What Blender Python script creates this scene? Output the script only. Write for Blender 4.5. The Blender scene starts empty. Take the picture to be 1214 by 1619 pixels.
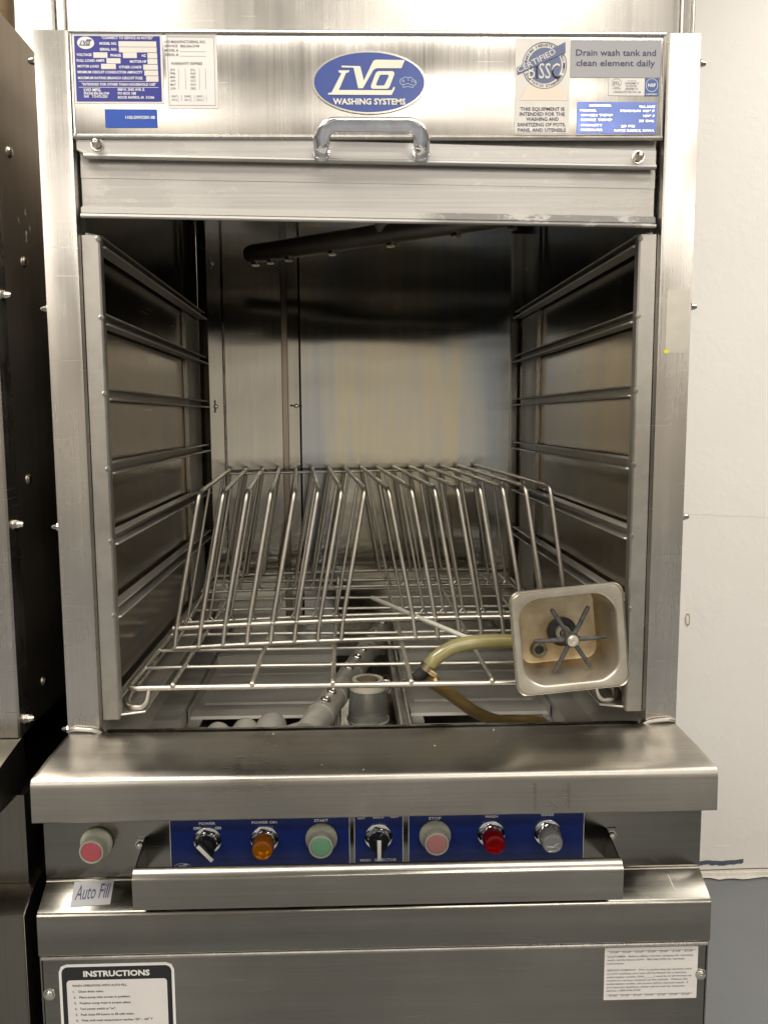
import bpy, bmesh, math, random
from mathutils import Vector, Matrix
random.seed(7)
R = math.radians
sc = bpy.context.scene
C = bpy.context.scene.collection
V3 = Vector

# ---------------------------------------------------------------- camera
cd = bpy.data.cameras.new('camera'); cam = bpy.data.objects.new('camera', cd); C.objects.link(cam)
cr = V3((0.99964285, -0.025805, -0.00694782)); cu = V3((0.00971574, 0.10873777, 0.99402299)); cf = V3((0.02489528, 0.99373548, -0.10894965))
cam.matrix_world = Matrix(((cr.x, cu.x, -cf.x, -0.03314933), (cr.y, cu.y, -cf.y, -1.0), (cr.z, cu.z, -cf.z, 1.2), (0, 0, 0, 1)))
cd.sensor_width = 36.0; cd.sensor_height = 36.0; cd.sensor_fit = 'AUTO'
cd.lens = 1245.998 * 36 / 1619.0
cd.shift_x = 26.58 / 1619.0; cd.shift_y = -11.92 / 1619.0
cd.clip_start = 0.05; cd.clip_end = 60
sc.camera = cam
sc.view_settings.view_transform = 'Standard'; sc.view_settings.look = 'None'
sc.view_settings.exposure = -0.08; sc.view_settings.gamma = 1.0

# ---------------------------------------------------------------- world and lamps
w = bpy.data.worlds.new('World'); sc.world = w; w.use_nodes = True
bg = w.node_tree.nodes['Background']; bg.inputs[0].default_value = (1.0, 0.93, 0.83, 1); bg.inputs[1].default_value = 0.10

def lamp(name, x, y, z, sx, sy, watts, col=(1.0, 0.945, 0.855)):
    l = bpy.data.lights.new(name, 'AREA'); l.shape = 'RECTANGLE'; l.size = sx; l.size_y = sy
    l.energy = watts; l.color = col
    o = bpy.data.objects.new(name, l); C.objects.link(o); o.location = (x, y, z)
    return o
lamp('ceiling_lamp', 0.10, -1.08, 2.72, 2.40, 0.36, 34)
lamp('ceiling_lamp', 0.95, -2.86, 2.72, 1.15, 0.36, 42)
lamp('ceiling_lamp', -1.98, -2.85, 2.72, 1.20, 0.42, 40)
lamp('ceiling_lamp', -1.16, -0.34, 2.72, 1.15, 0.90, 58)
lamp('ceiling_lamp', 1.95, -0.25, 2.72, 1.20, 0.70, 58)
lamp('ceiling_lamp', 0.45, -5.2, 2.72, 1.60, 0.55, 60)
lamp('ceiling_lamp', -2.30, -5.2, 2.72, 1.00, 0.32, 60)
lamp('ceiling_lamp', 2.50, -5.2, 2.72, 1.00, 0.32, 50)
lamp('ceiling_lamp', -3.15, -7.6, 2.72, 1.00, 0.32, 36)
lamp('ceiling_lamp', 3.55, -7.6, 2.72, 1.00, 0.32, 36)

# ---------------------------------------------------------------- material helpers
def nodes(name):
    m = bpy.data.materials.new(name); m.use_nodes = True
    nt = m.node_tree; return m, nt, nt.nodes['Principled BSDF']
def L(nt, a, b): nt.links.new(a, b)
def N(nt, t, **k):
    n = nt.nodes.new(t)
    for a, b in k.items(): setattr(n, a, b)
    return n
def noise(nt, scale, vec_scale=(1, 1, 1), detail=4, rough=0.55, off=(0, 0, 0)):
    tc = N(nt, 'ShaderNodeTexCoord'); mp = N(nt, 'ShaderNodeMapping')
    mp.inputs['Scale'].default_value = vec_scale; mp.inputs['Location'].default_value = off
    L(nt, tc.outputs['Object'], mp.inputs['Vector'])
    n = N(nt, 'ShaderNodeTexNoise'); n.inputs['Scale'].default_value = scale
    n.inputs['Detail'].default_value = detail; n.inputs['Roughness'].default_value = rough
    L(nt, mp.outputs[0], n.inputs['Vector']); return n.outputs['Fac']
def ramp(nt, src, stops):
    r = N(nt, 'ShaderNodeValToRGB'); e = r.color_ramp.elements
    while len(e) < len(stops): e.new(0.5)
    for i, (p, c) in enumerate(stops):
        e[i].position = p; e[i].color = (c, c, c, 1) if isinstance(c, (int, float)) else (*c, 1)
    L(nt, src, r.inputs[0]); return r.outputs['Color']
def math_(nt, op, a, b=None, clamp=False):
    n = N(nt, 'ShaderNodeMath', operation=op, use_clamp=clamp)
    for i, v in enumerate((a, b)):
        if v is None: continue
        if isinstance(v, (int, float)): n.inputs[i].default_value = v
        else: L(nt, v, n.inputs[i])
    return n.outputs[0]
def mix(nt, f, a, b):
    n = N(nt, 'ShaderNodeMix', data_type='RGBA')
    for k, v in ((0, f), (6, a), (7, b)):
        if isinstance(v, (int, float)): n.inputs[k].default_value = v
        elif isinstance(v, tuple): n.inputs[k].default_value = (*v, 1)
        else: L(nt, v, n.inputs[k])
    return n.outputs[2]
def sepz(nt, axis=2):
    tc = N(nt, 'ShaderNodeTexCoord'); s = N(nt, 'ShaderNodeSeparateXYZ'); L(nt, tc.outputs['Object'], s.inputs[0]); return s.outputs[axis]

def steel(name, base=(0.56, 0.53, 0.49), rough=0.27, aniso=0.55, grain='V', smudge=0.10, wave=0.0, tint=None, bump=0.05, stain=0.0, stain_col=(0.30, 0.24, 0.17), metal=1.0):
    m, nt, p = nodes(name)
    vs = {'V': (420, 420, 5), 'H': (5, 420, 420), 'D': (420, 6, 420), 'N': (60, 60, 60)}[grain]
    st = noise(nt, 1.0, vs, 3)
    st2 = noise(nt, 1.0, tuple(v * 0.13 for v in vs), 2, off=(3, 1, 2))
    sm = noise(nt, 5.0, (1, 1, 1), 5, 0.6, off=(1, 4, 2))
    f = math_(nt, 'ADD', math_(nt, 'MULTIPLY', st, 0.55), math_(nt, 'MULTIPLY', st2, 0.45))
    dark = tuple(c * 0.90 for c in base); lite = tuple(min(1, c * 1.08) for c in base)
    col = ramp(nt, f, [(0.32, dark), (0.68, lite)])
    smc = ramp(nt, sm, [(0.35, 0.80), (0.65, 1.0)])
    mm = N(nt, 'ShaderNodeMix', data_type='RGBA', blend_type='MULTIPLY'); mm.inputs[0].default_value = 0.7
    L(nt, col, mm.inputs[6]); L(nt, smc, mm.inputs[7]); col = mm.outputs[2]
    if stain:
        sn = noise(nt, 9.0, (1, 1, 1), 6, 0.7, off=(8, 2, 5))
        col = mix(nt, math_(nt, 'MULTIPLY', ramp(nt, sn, [(0.55, 0.0), (0.72, 1.0)]), stain), col, stain_col)
    if tint:  # colour bands painted in as reflections in the steel
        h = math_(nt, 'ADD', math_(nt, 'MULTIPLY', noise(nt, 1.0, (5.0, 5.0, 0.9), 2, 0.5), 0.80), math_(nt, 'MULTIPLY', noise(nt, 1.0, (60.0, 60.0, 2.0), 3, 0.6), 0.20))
        hc = ramp(nt, h, [(0.32, (0.34, 0.42, 0.54)), (0.43, (0.48, 0.52, 0.54)), (0.50, (0.64, 0.57, 0.40)), (0.56, (0.54, 0.53, 0.48)), (0.66, (0.36, 0.42, 0.52))] if tint == 'painted_reflection' else [(0.32, (0.24, 0.28, 0.30)), (0.45, (0.36, 0.35, 0.31)), (0.55, (0.42, 0.34, 0.24)), (0.66, (0.26, 0.27, 0.29))])
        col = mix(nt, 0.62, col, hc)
    scr = None
    for k_, (ang_, th) in enumerate(((0.5, 0.74), (1.9, 0.74), (-0.9, 0.74))):
        tc = N(nt, 'ShaderNodeTexCoord'); mp = N(nt, 'ShaderNodeMapping'); mp.inputs['Rotation'].default_value = (0, ang_, 0); mp.inputs['Location'].default_value = (k_ * 3, 0, k_ * 5); mp.inputs['Scale'].default_value = (7, 7, 330)
        L(nt, tc.outputs['Object'], mp.inputs['Vector']); nn_ = N(nt, 'ShaderNodeTexNoise'); nn_.inputs['Scale'].default_value = 1.0; nn_.inputs['Detail'].default_value = 1.0; L(nt, mp.outputs[0], nn_.inputs['Vector'])
        v_ = ramp(nt, nn_.outputs['Fac'], [(th, 0.0), (th + 0.03, 1.0)]); scr = v_ if scr is None else math_(nt, 'ADD', scr, v_, True)
    col = mix(nt, math_(nt, 'MULTIPLY', scr, 0.14), col, tuple(min(1, c * 1.35) for c in base))
    L(nt, col, p.inputs['Base Color'])
    rr = math_(nt, 'ADD', math_(nt, 'MULTIPLY', math_(nt, 'SUBTRACT', sm, 0.5), smudge * 2.2), math_(nt, 'ADD', math_(nt, 'MULTIPLY', math_(nt, 'SUBTRACT', f, 0.5), 0.12), rough), True)
    rr = math_(nt, 'ADD', rr, math_(nt, 'MULTIPLY', scr, 0.06), True)
    L(nt, rr, p.inputs['Roughness'])
    p.inputs['Metallic'].default_value = metal
    p.inputs['Anisotropic'].default_value = aniso
    if grain != 'N':
        cx = N(nt, 'ShaderNodeCombineXYZ'); t = {'V': (1, 0.001, 0), 'H': (0, 0.001, 1), 'D': (1, 0, 0.001)}[grain]
        for i in range(3): cx.inputs[i].default_value = t[i]
        L(nt, cx.outputs[0], p.inputs['Tangent'])
    b = N(nt, 'ShaderNodeBump'); b.inputs['Strength'].default_value = bump; b.inputs['Distance'].default_value = 0.001
    L(nt, f, b.inputs['Height']); out = b.outputs[0]
    if wave:
        wn = noise(nt, 2.6, (1, 1, 3.2), 1.5, 0.4, off=(2, 7, 3))
        b2 = N(nt, 'ShaderNodeBump'); b2.inputs['Strength'].default_value = wave; b2.inputs['Distance'].default_value = 0.02
        L(nt, wn, b2.inputs['Height']); L(nt, out, b2.inputs['Normal']); out = b2.outputs[0]
    L(nt, out, p.inputs['Normal'])
    return m

def plain(name, col, rough=0.5, metal=0.0, var=0.0, nscale=30, bump=0.0, **k):
    m, nt, p = nodes(name)
    if var:
        n = noise(nt, nscale, (1, 1, 1), 5)
        L(nt, ramp(nt, n, [(0.3, tuple(c * (1 - var) for c in col)), (0.7, tuple(min(1, c * (1 + var)) for c in col))]), p.inputs['Base Color'])
        if bump:
            b = N(nt, 'ShaderNodeBump'); b.inputs['Strength'].default_value = bump; b.inputs['Distance'].default_value = 0.002
            L(nt, n, b.inputs['Height']); L(nt, b.outputs[0], p.inputs['Normal'])
    else: p.inputs['Base Color'].default_value = (*col, 1)
    p.inputs['Roughness'].default_value = rough; p.inputs['Metallic'].default_value = metal
    for a, v in k.items(): p.inputs[a.replace('_', ' ')].default_value = v
    return m

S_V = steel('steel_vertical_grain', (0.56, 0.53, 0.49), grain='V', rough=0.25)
S_POST = steel('steel_post', (0.60, 0.57, 0.53), 0.27, 0.6, 'V', smudge=0.12, wave=0.05)
S_H = steel('steel_horizontal_grain', (0.30, 0.285, 0.25), 0.19, 0.4, 'H', stain=0.15)
S_LIP = steel('steel_worn_shelf', (0.35, 0.328, 0.29), 0.33, 0.3, 'H', smudge=0.16, stain=0.22, stain_col=(0.50, 0.48, 0.44))
S_BODY = steel('steel_body', (0.25, 0.238, 0.21), 0.20, 0.35, 'H', smudge=0.14, stain=0.2)  # base darkened in place of the dark figure it would mirror
S_BACK = steel('steel_back_panel', (0.58, 0.57, 0.54), 0.135, 0.85, 'V', smudge=0.04, wave=0.13, tint='painted_reflection')  # tint paints coloured reflections of the room into the base colour
S_BAF = steel('steel_baffle', (0.54, 0.52, 0.47), 0.11, 0.8, 'V', smudge=0.03, wave=0.10)
S_SIDE = steel('steel_chamber_side', (0.34, 0.325, 0.295), 0.19, 0.4, 'V', smudge=0.08, wave=0.06, tint='side')  # tint paints the mirrored patches of the chamber into the colour
S_IN = steel('steel_scaled', (0.46, 0.435, 0.395), 0.44, 0.1, 'N', smudge=0.2, stain=0.7, stain_col=(0.30, 0.275, 0.24))
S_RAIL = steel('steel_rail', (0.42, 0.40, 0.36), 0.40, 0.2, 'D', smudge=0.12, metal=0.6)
S_PLATE = steel('steel_rear_plate', (0.60, 0.575, 0.52), 0.38, 0.2, 'V', smudge=0.08, metal=0.35)
S_LIPS = steel('steel_lit_edge', (0.74, 0.71, 0.66), 0.5, 0.0, 'N', smudge=0.1)  # pale base paints the light caught along the rail edges
S_WIRE = steel('steel_wire', (0.68, 0.64, 0.57), 0.40, 0.0, 'N', smudge=0.2, stain=0.3, stain_col=(0.30, 0.27, 0.22))
S_TRAY = steel('steel_tray', (0.42, 0.40, 0.355), 0.45, 0.2, 'H', smudge=0.2, stain=0.6, stain_col=(0.30, 0.275, 0.23), metal=0.5)
S_ARM = steel('steel_wash_arm', (0.45, 0.425, 0.375), 0.48, 0.0, 'N', smudge=0.2, stain=0.7, stain_col=(0.25, 0.23, 0.19), metal=0.55)
S_UARM = steel('steel_upper_arm', (0.20, 0.18, 0.155), 0.45, 0.0, 'N', smudge=0.2, stain=0.5)
S_NB = steel('steel_cabinet_dark', (0.20, 0.185, 0.155), 0.30, 0.5, 'V', smudge=0.1, stain=0.2)
S_NBS = steel('steel_cabinet_side', (0.50, 0.45, 0.385), 0.34, 0.4, 'V', smudge=0.1)
CHROME = plain('chrome', (0.80, 0.81, 0.84), 0.07, 1.0, var=0.12, nscale=60)
ZINC = plain('bolt_metal', (0.60, 0.57, 0.52), 0.20, 1.0, var=0.1, nscale=90)
BLUE = plain('blue_enamel', (0.006, 0.018, 0.125), 0.32)
BLUE2 = plain('blue_print', (0.022, 0.024, 0.22), 0.35)
BLUE3 = plain('bright_blue_sticker', (0.004, 0.055, 0.34), 0.40)
OVAL = plain('oval_blue', (0.045, 0.075, 0.27), 0.30)
WHITE = plain('white_print', (0.72, 0.71, 0.68), 0.45)
CREAM = plain('cream_print', (0.70, 0.66, 0.54), 0.40)
PAPER = plain('label_paper', (0.66, 0.63, 0.60), 0.5, var=0.03, nscale=20)
GREYLAB = plain('grey_label', (0.31, 0.31, 0.32), 0.42)
FIELD = plain('silver_field', (0.60, 0.57, 0.52), 0.4)
BLACK = plain('black_plastic', (0.012, 0.012, 0.013), 0.3)
INK = plain('dark_ink', (0.035, 0.03, 0.09), 0.5)
GINK = plain('grey_ink', (0.16, 0.15, 0.17), 0.5)
SILVER = plain('silver_rim', (0.68, 0.64, 0.58), 0.25, 1.0)
RUBBER = plain('rubber', (0.018, 0.017, 0.016), 0.55, var=0.3, nscale=60)
STAR = plain('grey_crusted_plastic', (0.07, 0.07, 0.068), 0.5, var=0.55, nscale=120, bump=0.4)
AMBER = plain('amber_lens', (0.52, 0.17, 0.006), 0.12, Transmission_Weight=0.55, IOR=1.45)
REDL = plain('red_lens', (0.30, 0.004, 0.006), 0.12, Transmission_Weight=0.45, IOR=1.45)
CLEAR = plain('clear_lens', (0.50, 0.50, 0.49), 0.16, Transmission_Weight=0.6, IOR=1.45)
BOOT = plain('silicone_boot', (0.56, 0.55, 0.45), 0.28, Transmission_Weight=0.25, IOR=1.2)
GREEN = plain('green_button', (0.15, 0.33, 0.20), 0.45)
PINK = plain('pink_button', (0.40, 0.17, 0.17), 0.45)
PINK2 = plain('rose_button', (0.45, 0.08, 0.10), 0.45)
HOSE = plain('yellowed_hose', (0.30, 0.265, 0.11), 0.22, var=0.22, nscale=25, Transmission_Weight=0.25, IOR=1.4, Coat_Weight=0.5)
HOSE2 = plain('browned_hose', (0.20, 0.135, 0.045), 0.30, var=0.3, nscale=18, Transmission_Weight=0.15, IOR=1.4)
TUBEW = plain('milky_plastic', (0.70, 0.68, 0.58), 0.35, Transmission_Weight=0.2)
CUPM = plain('clouded_plastic', (0.42, 0.42, 0.38), 0.25, var=0.1, nscale=20, Transmission_Weight=0.75, IOR=1.3)
CUPW = plain('cream_plastic', (0.36, 0.33, 0.26), 0.45, var=0.15, nscale=40)
BRASS = plain('brass_screw', (0.55, 0.42, 0.22), 0.3, 1.0)
PIPEM = plain('pipe_wrap', (0.16, 0.11, 0.06), 0.5, var=0.3, nscale=20)
CRUMB = plain('pale_crumb', (0.62, 0.60, 0.52), 0.7)
YEL = plain('yellow_paint', (0.70, 0.62, 0.02), 0.6)
SMEAR = plain('slate_paint', (0.06, 0.075, 0.10), 0.6, var=0.3, nscale=60)
CHIP = plain('bare_plaster', (0.42, 0.27, 0.13), 0.8, var=0.2, nscale=80)
FILLER = plain('pale_filler', (0.62, 0.58, 0.52), 0.8, var=0.1, nscale=80)
SEAM = plain('dark_gap', (0.10, 0.08, 0.06), 0.9)

def wall_mat():
    m, nt, p = nodes('painted_wall')
    a = noise(nt, 1.3, (1, 1, 1), 5, 0.6); b = noise(nt, 38, (1, 1, 1), 4); c = noise(nt, 7, (1, 1, 1), 6, 0.7)
    col = ramp(nt, a, [(0.3, (0.74, 0.71, 0.67)), (0.7, (0.79, 0.765, 0.725))])
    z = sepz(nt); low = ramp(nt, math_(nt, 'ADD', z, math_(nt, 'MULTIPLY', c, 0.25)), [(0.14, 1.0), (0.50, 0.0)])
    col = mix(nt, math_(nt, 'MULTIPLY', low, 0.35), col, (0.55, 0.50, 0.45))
    L(nt, col, p.inputs['Base Color']); p.inputs['Roughness'].default_value = 0.42
    h = math_(nt, 'ADD', b, math_(nt, 'MULTIPLY', ramp(nt, c, [(0.5, 0.0), (0.62, 1.0)]), 0.8))
    bp = N(nt, 'ShaderNodeBump'); bp.inputs['Strength'].default_value = 0.16; bp.inputs['Distance'].default_value = 0.003
    L(nt, h, bp.inputs['Height']); L(nt, bp.outputs[0], p.inputs['Normal']); return m
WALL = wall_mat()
WALL2 = plain('far_wall_paint', (0.72, 0.68, 0.62), 0.6)
FLOOR = plain('epoxy_floor', (0.155, 0.162, 0.172), 0.42, var=0.06, nscale=4)
CEIL = plain('ceiling_paint', (0.80, 0.78, 0.74), 0.8)

def door_mat():
    # steel with limescale film and a chipped lower edge
    m, nt, p = nodes('steel_door_scaled')
    st = noise(nt, 1.0, (5, 420, 420), 3); pa = noise(nt, 14, (1, 1, 1.6), 8, 0.72); pb = noise(nt, 55, (0.4, 1, 1), 6, 0.7)
    base = ramp(nt, st, [(0.3, (0.37, 0.355, 0.335)), (0.7, (0.45, 0.43, 0.41))])
    x = sepz(nt, 0); z = sepz(nt, 2)
    xr = ramp(nt, math_(nt, 'ADD', math_(nt, 'MULTIPLY', math_(nt, 'ABSOLUTE', x), 2.2), 0.0), [(0.30, 0.0), (0.75, 1.0)])
    film = math_(nt, 'MULTIPLY', ramp(nt, pa, [(0.50, 0.0), (0.535, 1.0)]), xr, True)
    col = mix(nt, math_(nt, 'MULTIPLY', film, 0.6), base, (0.56, 0.53, 0.49))
    film2 = ramp(nt, pb, [(0.60, 0.0), (0.66, 1.0)])
    col = mix(nt, math_(nt, 'MULTIPLY', film2, 0.22), col, (0.64, 0.61, 0.57))
    L(nt, col, p.inputs['Base Color'])
    p.inputs['Metallic'].default_value = 0.75
    L(nt, math_(nt, 'ADD', math_(nt, 'MULTIPLY', film, 0.15), 0.46), p.inputs['Roughness'])
    b = N(nt, 'ShaderNodeBump'); b.inputs['Strength'].default_value = 0.12; b.inputs['Distance'].default_value = 0.001
    L(nt, math_(nt, 'ADD', film, pb), b.inputs['Height']); L(nt, b.outputs[0], p.inputs['Normal']); return m
S_DOOR = door_mat()
def edge_mat():
    m, nt, p = nodes('steel_chipped_edge')
    pa = noise(nt, 26, (0.5, 1, 1.2), 8, 0.75, off=(3, 0, 0)); x = sepz(nt, 0)
    right = ramp(nt, x, [(0.05, 0.0), (0.09, 1.0)])
    d = math_(nt, 'MULTIPLY', ramp(nt, pa, [(0.40, 0.0), (0.44, 1.0)]), right, True)
    L(nt, mix(nt, math_(nt, 'MULTIPLY', d, 0.85), (0.48, 0.46, 0.43), (0.20, 0.19, 0.18)), p.inputs['Base Color'])
    p.inputs['Metallic'].default_value = 0.5; p.inputs['Roughness'].default_value = 0.5
    b = N(nt, 'ShaderNodeBump'); b.inputs['Strength'].default_value = 0.4; b.inputs['Distance'].default_value = 0.001
    L(nt, pa, b.inputs['Height']); L(nt, b.outputs[0], p.inputs['Normal']); return m
S_EDGE = edge_mat()
def pan_mat():
    m, nt, p = nodes('stained_pan_steel')
    y = sepz(nt, 1); n = noise(nt, 28, (1, 1, 1), 5); n2 = noise(nt, 9, (1, 1, 1), 6, 0.7)
    deep = ramp(nt, math_(nt, 'ADD', y, math_(nt, 'MULTIPLY', n, 0.012)), [(0.050, 0.0), (0.060, 1.0)])
    g = ramp(nt, n2, [(0.35, (0.42, 0.38, 0.30)), (0.65, (0.60, 0.56, 0.48))])
    tan = ramp(nt, n2, [(0.36, (0.40, 0.28, 0.14)), (0.62, (0.60, 0.51, 0.36))])
    L(nt, mix(nt, deep, g, tan), p.inputs['Base Color'])
    p.inputs['Metallic'].default_value = 0.85
    L(nt, math_(nt, 'ADD', math_(nt, 'MULTIPLY', n, 0.2), 0.28), p.inputs['Roughness']); return m
PANM = pan_mat()

# ---------------------------------------------------------------- mesh helpers (all in world metres)
ABS = {}
def bm_new(): return bmesh.new()
def box(bm, x0, x1, y0, y1, z0, z1, bev=0.0, seg=2):
    vs = [bm.verts.new((x, y, z)) for x in (x0, x1) for y in (y0, y1) for z in (z0, z1)]
    fs = [(0, 1, 3, 2), (4, 6, 7, 5), (0, 4, 5, 1), (2, 3, 7, 6), (0, 2, 6, 4), (1, 5, 7, 3)]
    faces = [bm.faces.new([vs[i] for i in f]) for f in fs]
    if bev:
        es = {e for f in faces for e in f.edges}
        bmesh.ops.bevel(bm, geom=list(es), offset=bev, segments=seg, affect='EDGES', profile=0.6)
    return bm
def prism_x(bm, prof, x0, x1, bev=0.0, closed=True, seg=2):
    # profile of (y, z) points extruded along x
    a = [bm.verts.new((x0, y, z)) for y, z in prof]; b = [bm.verts.new((x1, y, z)) for y, z in prof]
    n = len(prof); fs = []
    for i in range(n): fs.append(bm.faces.new((a[i], b[i], b[(i + 1) % n], a[(i + 1) % n])))
    fs.append(bm.faces.new(a)); fs.append(bm.faces.new(b[::-1]))
    if bev:
        es = {e for f in fs for e in f.edges}
        bmesh.ops.bevel(bm, geom=list(es), offset=bev, segments=seg, affect='EDGES')
    return bm
def prism_z(bm, prof, z0, z1, bev=0.0, seg=2):
    a = [bm.verts.new((x, y, z0)) for x, y in prof]; b = [bm.verts.new((x, y, z1)) for x, y in prof]
    n = len(prof); fs = []
    for i in range(n): fs.append(bm.faces.new((a[i], a[(i + 1) % n], b[(i + 1) % n], b[i])))
    fs.append(bm.faces.new(a[::-1])); fs.append(bm.faces.new(b))
    if bev:
        es = {e for f in fs for e in f.edges}
        bmesh.ops.bevel(bm, geom=list(es), offset=bev, segments=seg, affect='EDGES')
    return bm
def plate(bm, pts, y0, y1, bev=0.0):
    # outline of (x, z) points, extruded along y
    a = [bm.verts.new((x, y0, z)) for x, z in pts]; b = [bm.verts.new((x, y1, z)) for x, z in pts]
    n = len(pts); fs = [bm.faces.new(a), bm.faces.new(b[::-1])]
    for i in range(n): fs.append(bm.faces.new((a[i], b[i], b[(i + 1) % n], a[(i + 1) % n])))
    if bev:
        es = {e for f in fs for e in f.edges}
        bmesh.ops.bevel(bm, geom=list(es), offset=bev, segments=1, affect='EDGES')
    return bm
def rrect(cx, cz, w, h, r, n=5):
    pts = []
    for qx, qz, a0 in ((1, 1, 0), (-1, 1, 90), (-1, -1, 180), (1, -1, 270)):
        for i in range(n + 1):
            a = R(a0 + 90 * i / n)
            pts.append((cx + qx * (w / 2 - r) + r * math.cos(a), cz + qz * (h / 2 - r) + r * math.sin(a)))
    return pts
def lathe(bm, prof, org, axis=(0, -1, 0), n=24):
    # prof of (distance along axis, radius)
    ax = V3(axis).normalized(); u = ax.orthogonal().normalized(); v = ax.cross(u); o = V3(org); rings = []
    for d, r in prof:
        if r < 1e-6: rings.append([bm.verts.new(o + ax * d)])
        else: rings.append([bm.verts.new(o + ax * d + (u * math.cos(2 * math.pi * i / n) + v * math.sin(2 * math.pi * i / n)) * r) for i in range(n)])
    for a, b in zip(rings, rings[1:]):
        for i in range(n):
            j = (i + 1) % n
            if len(a) == 1 and len(b) == 1: continue
            if len(a) == 1: bm.faces.new((a[0], b[i], b[j]))
            elif len(b) == 1: bm.faces.new((a[i], b[0], a[j]))
            else: bm.faces.new((a[i], b[i], b[j], a[j]))
    return bm
def fillet(pts, r, n=5):
    pts = [V3(p) for p in pts]; out = [pts[0]]
    for i in range(1, len(pts) - 1):
        a, b, c = pts[i - 1], pts[i], pts[i + 1]
        rr = min(r, (a - b).length * 0.48, (c - b).length * 0.48)
        p0 = b + (a - b).normalized() * rr; p1 = b + (c - b).normalized() * rr
        for k in range(n + 1):
            t = k / n; out.append(p0.lerp(b, t).lerp(b.lerp(p1, t), t))
    out.append(pts[-1]); return out
def smooth_path(pts, n=8):
    pts = [V3(p) for p in pts]; P = [2 * pts[0] - pts[1]] + pts + [2 * pts[-1] - pts[-2]]; out = []
    for i in range(1, len(P) - 2):
        for k in range(n):
            t = k / n; a, b, c, d = P[i - 1], P[i], P[i + 1], P[i + 2]
            out.append(0.5 * ((2 * b) + (c - a) * t + (2 * a - 5 * b + 4 * c - d) * t * t + (3 * b - a - 3 * c + d) * t ** 3))
    out.append(pts[-1]); return out
def tube(bm, pts, r, n=10, cap=True, radii=None):
    pts = [V3(p) for p in pts]; t0 = (pts[1] - pts[0]).normalized(); u = t0.orthogonal().normalized(); prev = None
    for i, p in enumerate(pts):
        if i == 0: t = t0
        elif i == len(pts) - 1: t = (pts[-1] - pts[-2]).normalized()
        else: t = ((pts[i + 1] - p).normalized() + (p - pts[i - 1]).normalized()).normalized()
        u = (u - t * u.dot(t)).normalized(); v = t.cross(u); rr = radii[i] if radii else r
        ring = [bm.verts.new(p + (u * math.cos(2 * math.pi * k / n) + v * math.sin(2 * math.pi * k / n)) * rr) for k in range(n)]
        if prev:
            for k in range(n): bm.faces.new((prev[k], prev[(k + 1) % n], ring[(k + 1) % n], ring[k]))
        elif cap: bm.faces.new(ring[::-1])
        prev = ring
    if cap: bm.faces.new(prev)
    return bm
def ball(bm, c, r, sz=1.0, n=10):
    return lathe(bm, [(-r, 0)] + [(-r * math.cos(math.pi * i / 8), r * math.sin(math.pi * i / 8)) for i in range(1, 8)] + [(r, 0)], c, (0, 0, 1), n)

def finish(name, bm, mat, parent=None, label=None, sharp=32, loc=None):
    bmesh.ops.recalc_face_normals(bm, faces=bm.faces)
    base = ABS.get(parent.name, V3((0, 0, 0))) if parent else V3((0, 0, 0))
    if loc is not None: base = V3(loc)
    bmesh.ops.translate(bm, verts=bm.verts, vec=-base)
    for f in bm.faces: f.smooth = True
    for e in bm.edges:
        if len(e.link_faces) == 2 and e.calc_face_angle(0) > R(sharp): e.smooth = False
    me = bpy.data.meshes.new(name); bm.to_mesh(me); bm.free()
    o = bpy.data.objects.new(name, me); C.objects.link(o)
    if mat: me.materials.append(mat)
    if parent: o.parent = parent; ABS[o.name] = base
    else:
        o.location = base; ABS[o.name] = base
    if label: o['label'] = label
    return o
def thing(name, label, cat, loc, group=None):
    o = bpy.data.objects.new(name, None); C.objects.link(o); o.location = loc; o.empty_display_size = 0.05
    o['label'] = label; o['category'] = cat; ABS[o.name] = V3(loc)
    if group: o['group'] = group
    return o
def tag(o, label, cat, group=None):
    o['label'] = label; o['category'] = cat
    if group: o['group'] = group
    return o
def struct(o): o['kind'] = 'structure'; return o
def dup(o, parent, dv, mirror=False):
    c = o.copy(); C.objects.link(c); c.parent = parent; c.location = o.location + V3(dv)
    ABS[c.name] = ABS[o.name]
    for ch in list(o.children):
        d = ch.copy(); C.objects.link(d); d.parent = c
    return c

# text on a plane: lines of (string, x, z, cap height, width or None, bold, align)
def text_verts(s, bold):
    cu = bpy.data.curves.new('t', 'FONT'); cu.body = s; cu.size = 1.0; cu.offset = bold; cu.resolution_u = 2
    ob = bpy.data.objects.new('t', cu); me = ob.to_mesh()
    vs = [v.co.copy() for v in me.vertices]; fs = [tuple(p.vertices) for p in me.polygons]
    ob.to_mesh_clear(); bpy.data.objects.remove(ob); bpy.data.curves.remove(cu)
    return vs, fs
def add_text(bm, s, x, z, cap, width=None, bold=0.0, align='L', y=0.0, shear=0.0, fn=None):
    if cap < 0.0045: bold += 0.012
    vs, fs = text_verts(s, bold)
    if not vs: return
    x0 = min(v.x for v in vs); x1 = max(v.x for v in vs)
    k = cap / 0.73; kx = (width / (x1 - x0)) if width else k * 0.98
    wd = (x1 - x0) * kx; ox = {'L': 0, 'C': -wd / 2, 'R': -wd}[align]
    bv = []
    for v in vs:
        px = x + ox + (v.x - x0) * kx + shear * v.y * k; pz = z + v.y * k
        bv.append(bm.verts.new(fn(px, pz) if fn else (px, y, pz)))
    for f in fs:
        try: bm.faces.new([bv[i] for i in f])
        except ValueError: pass

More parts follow.
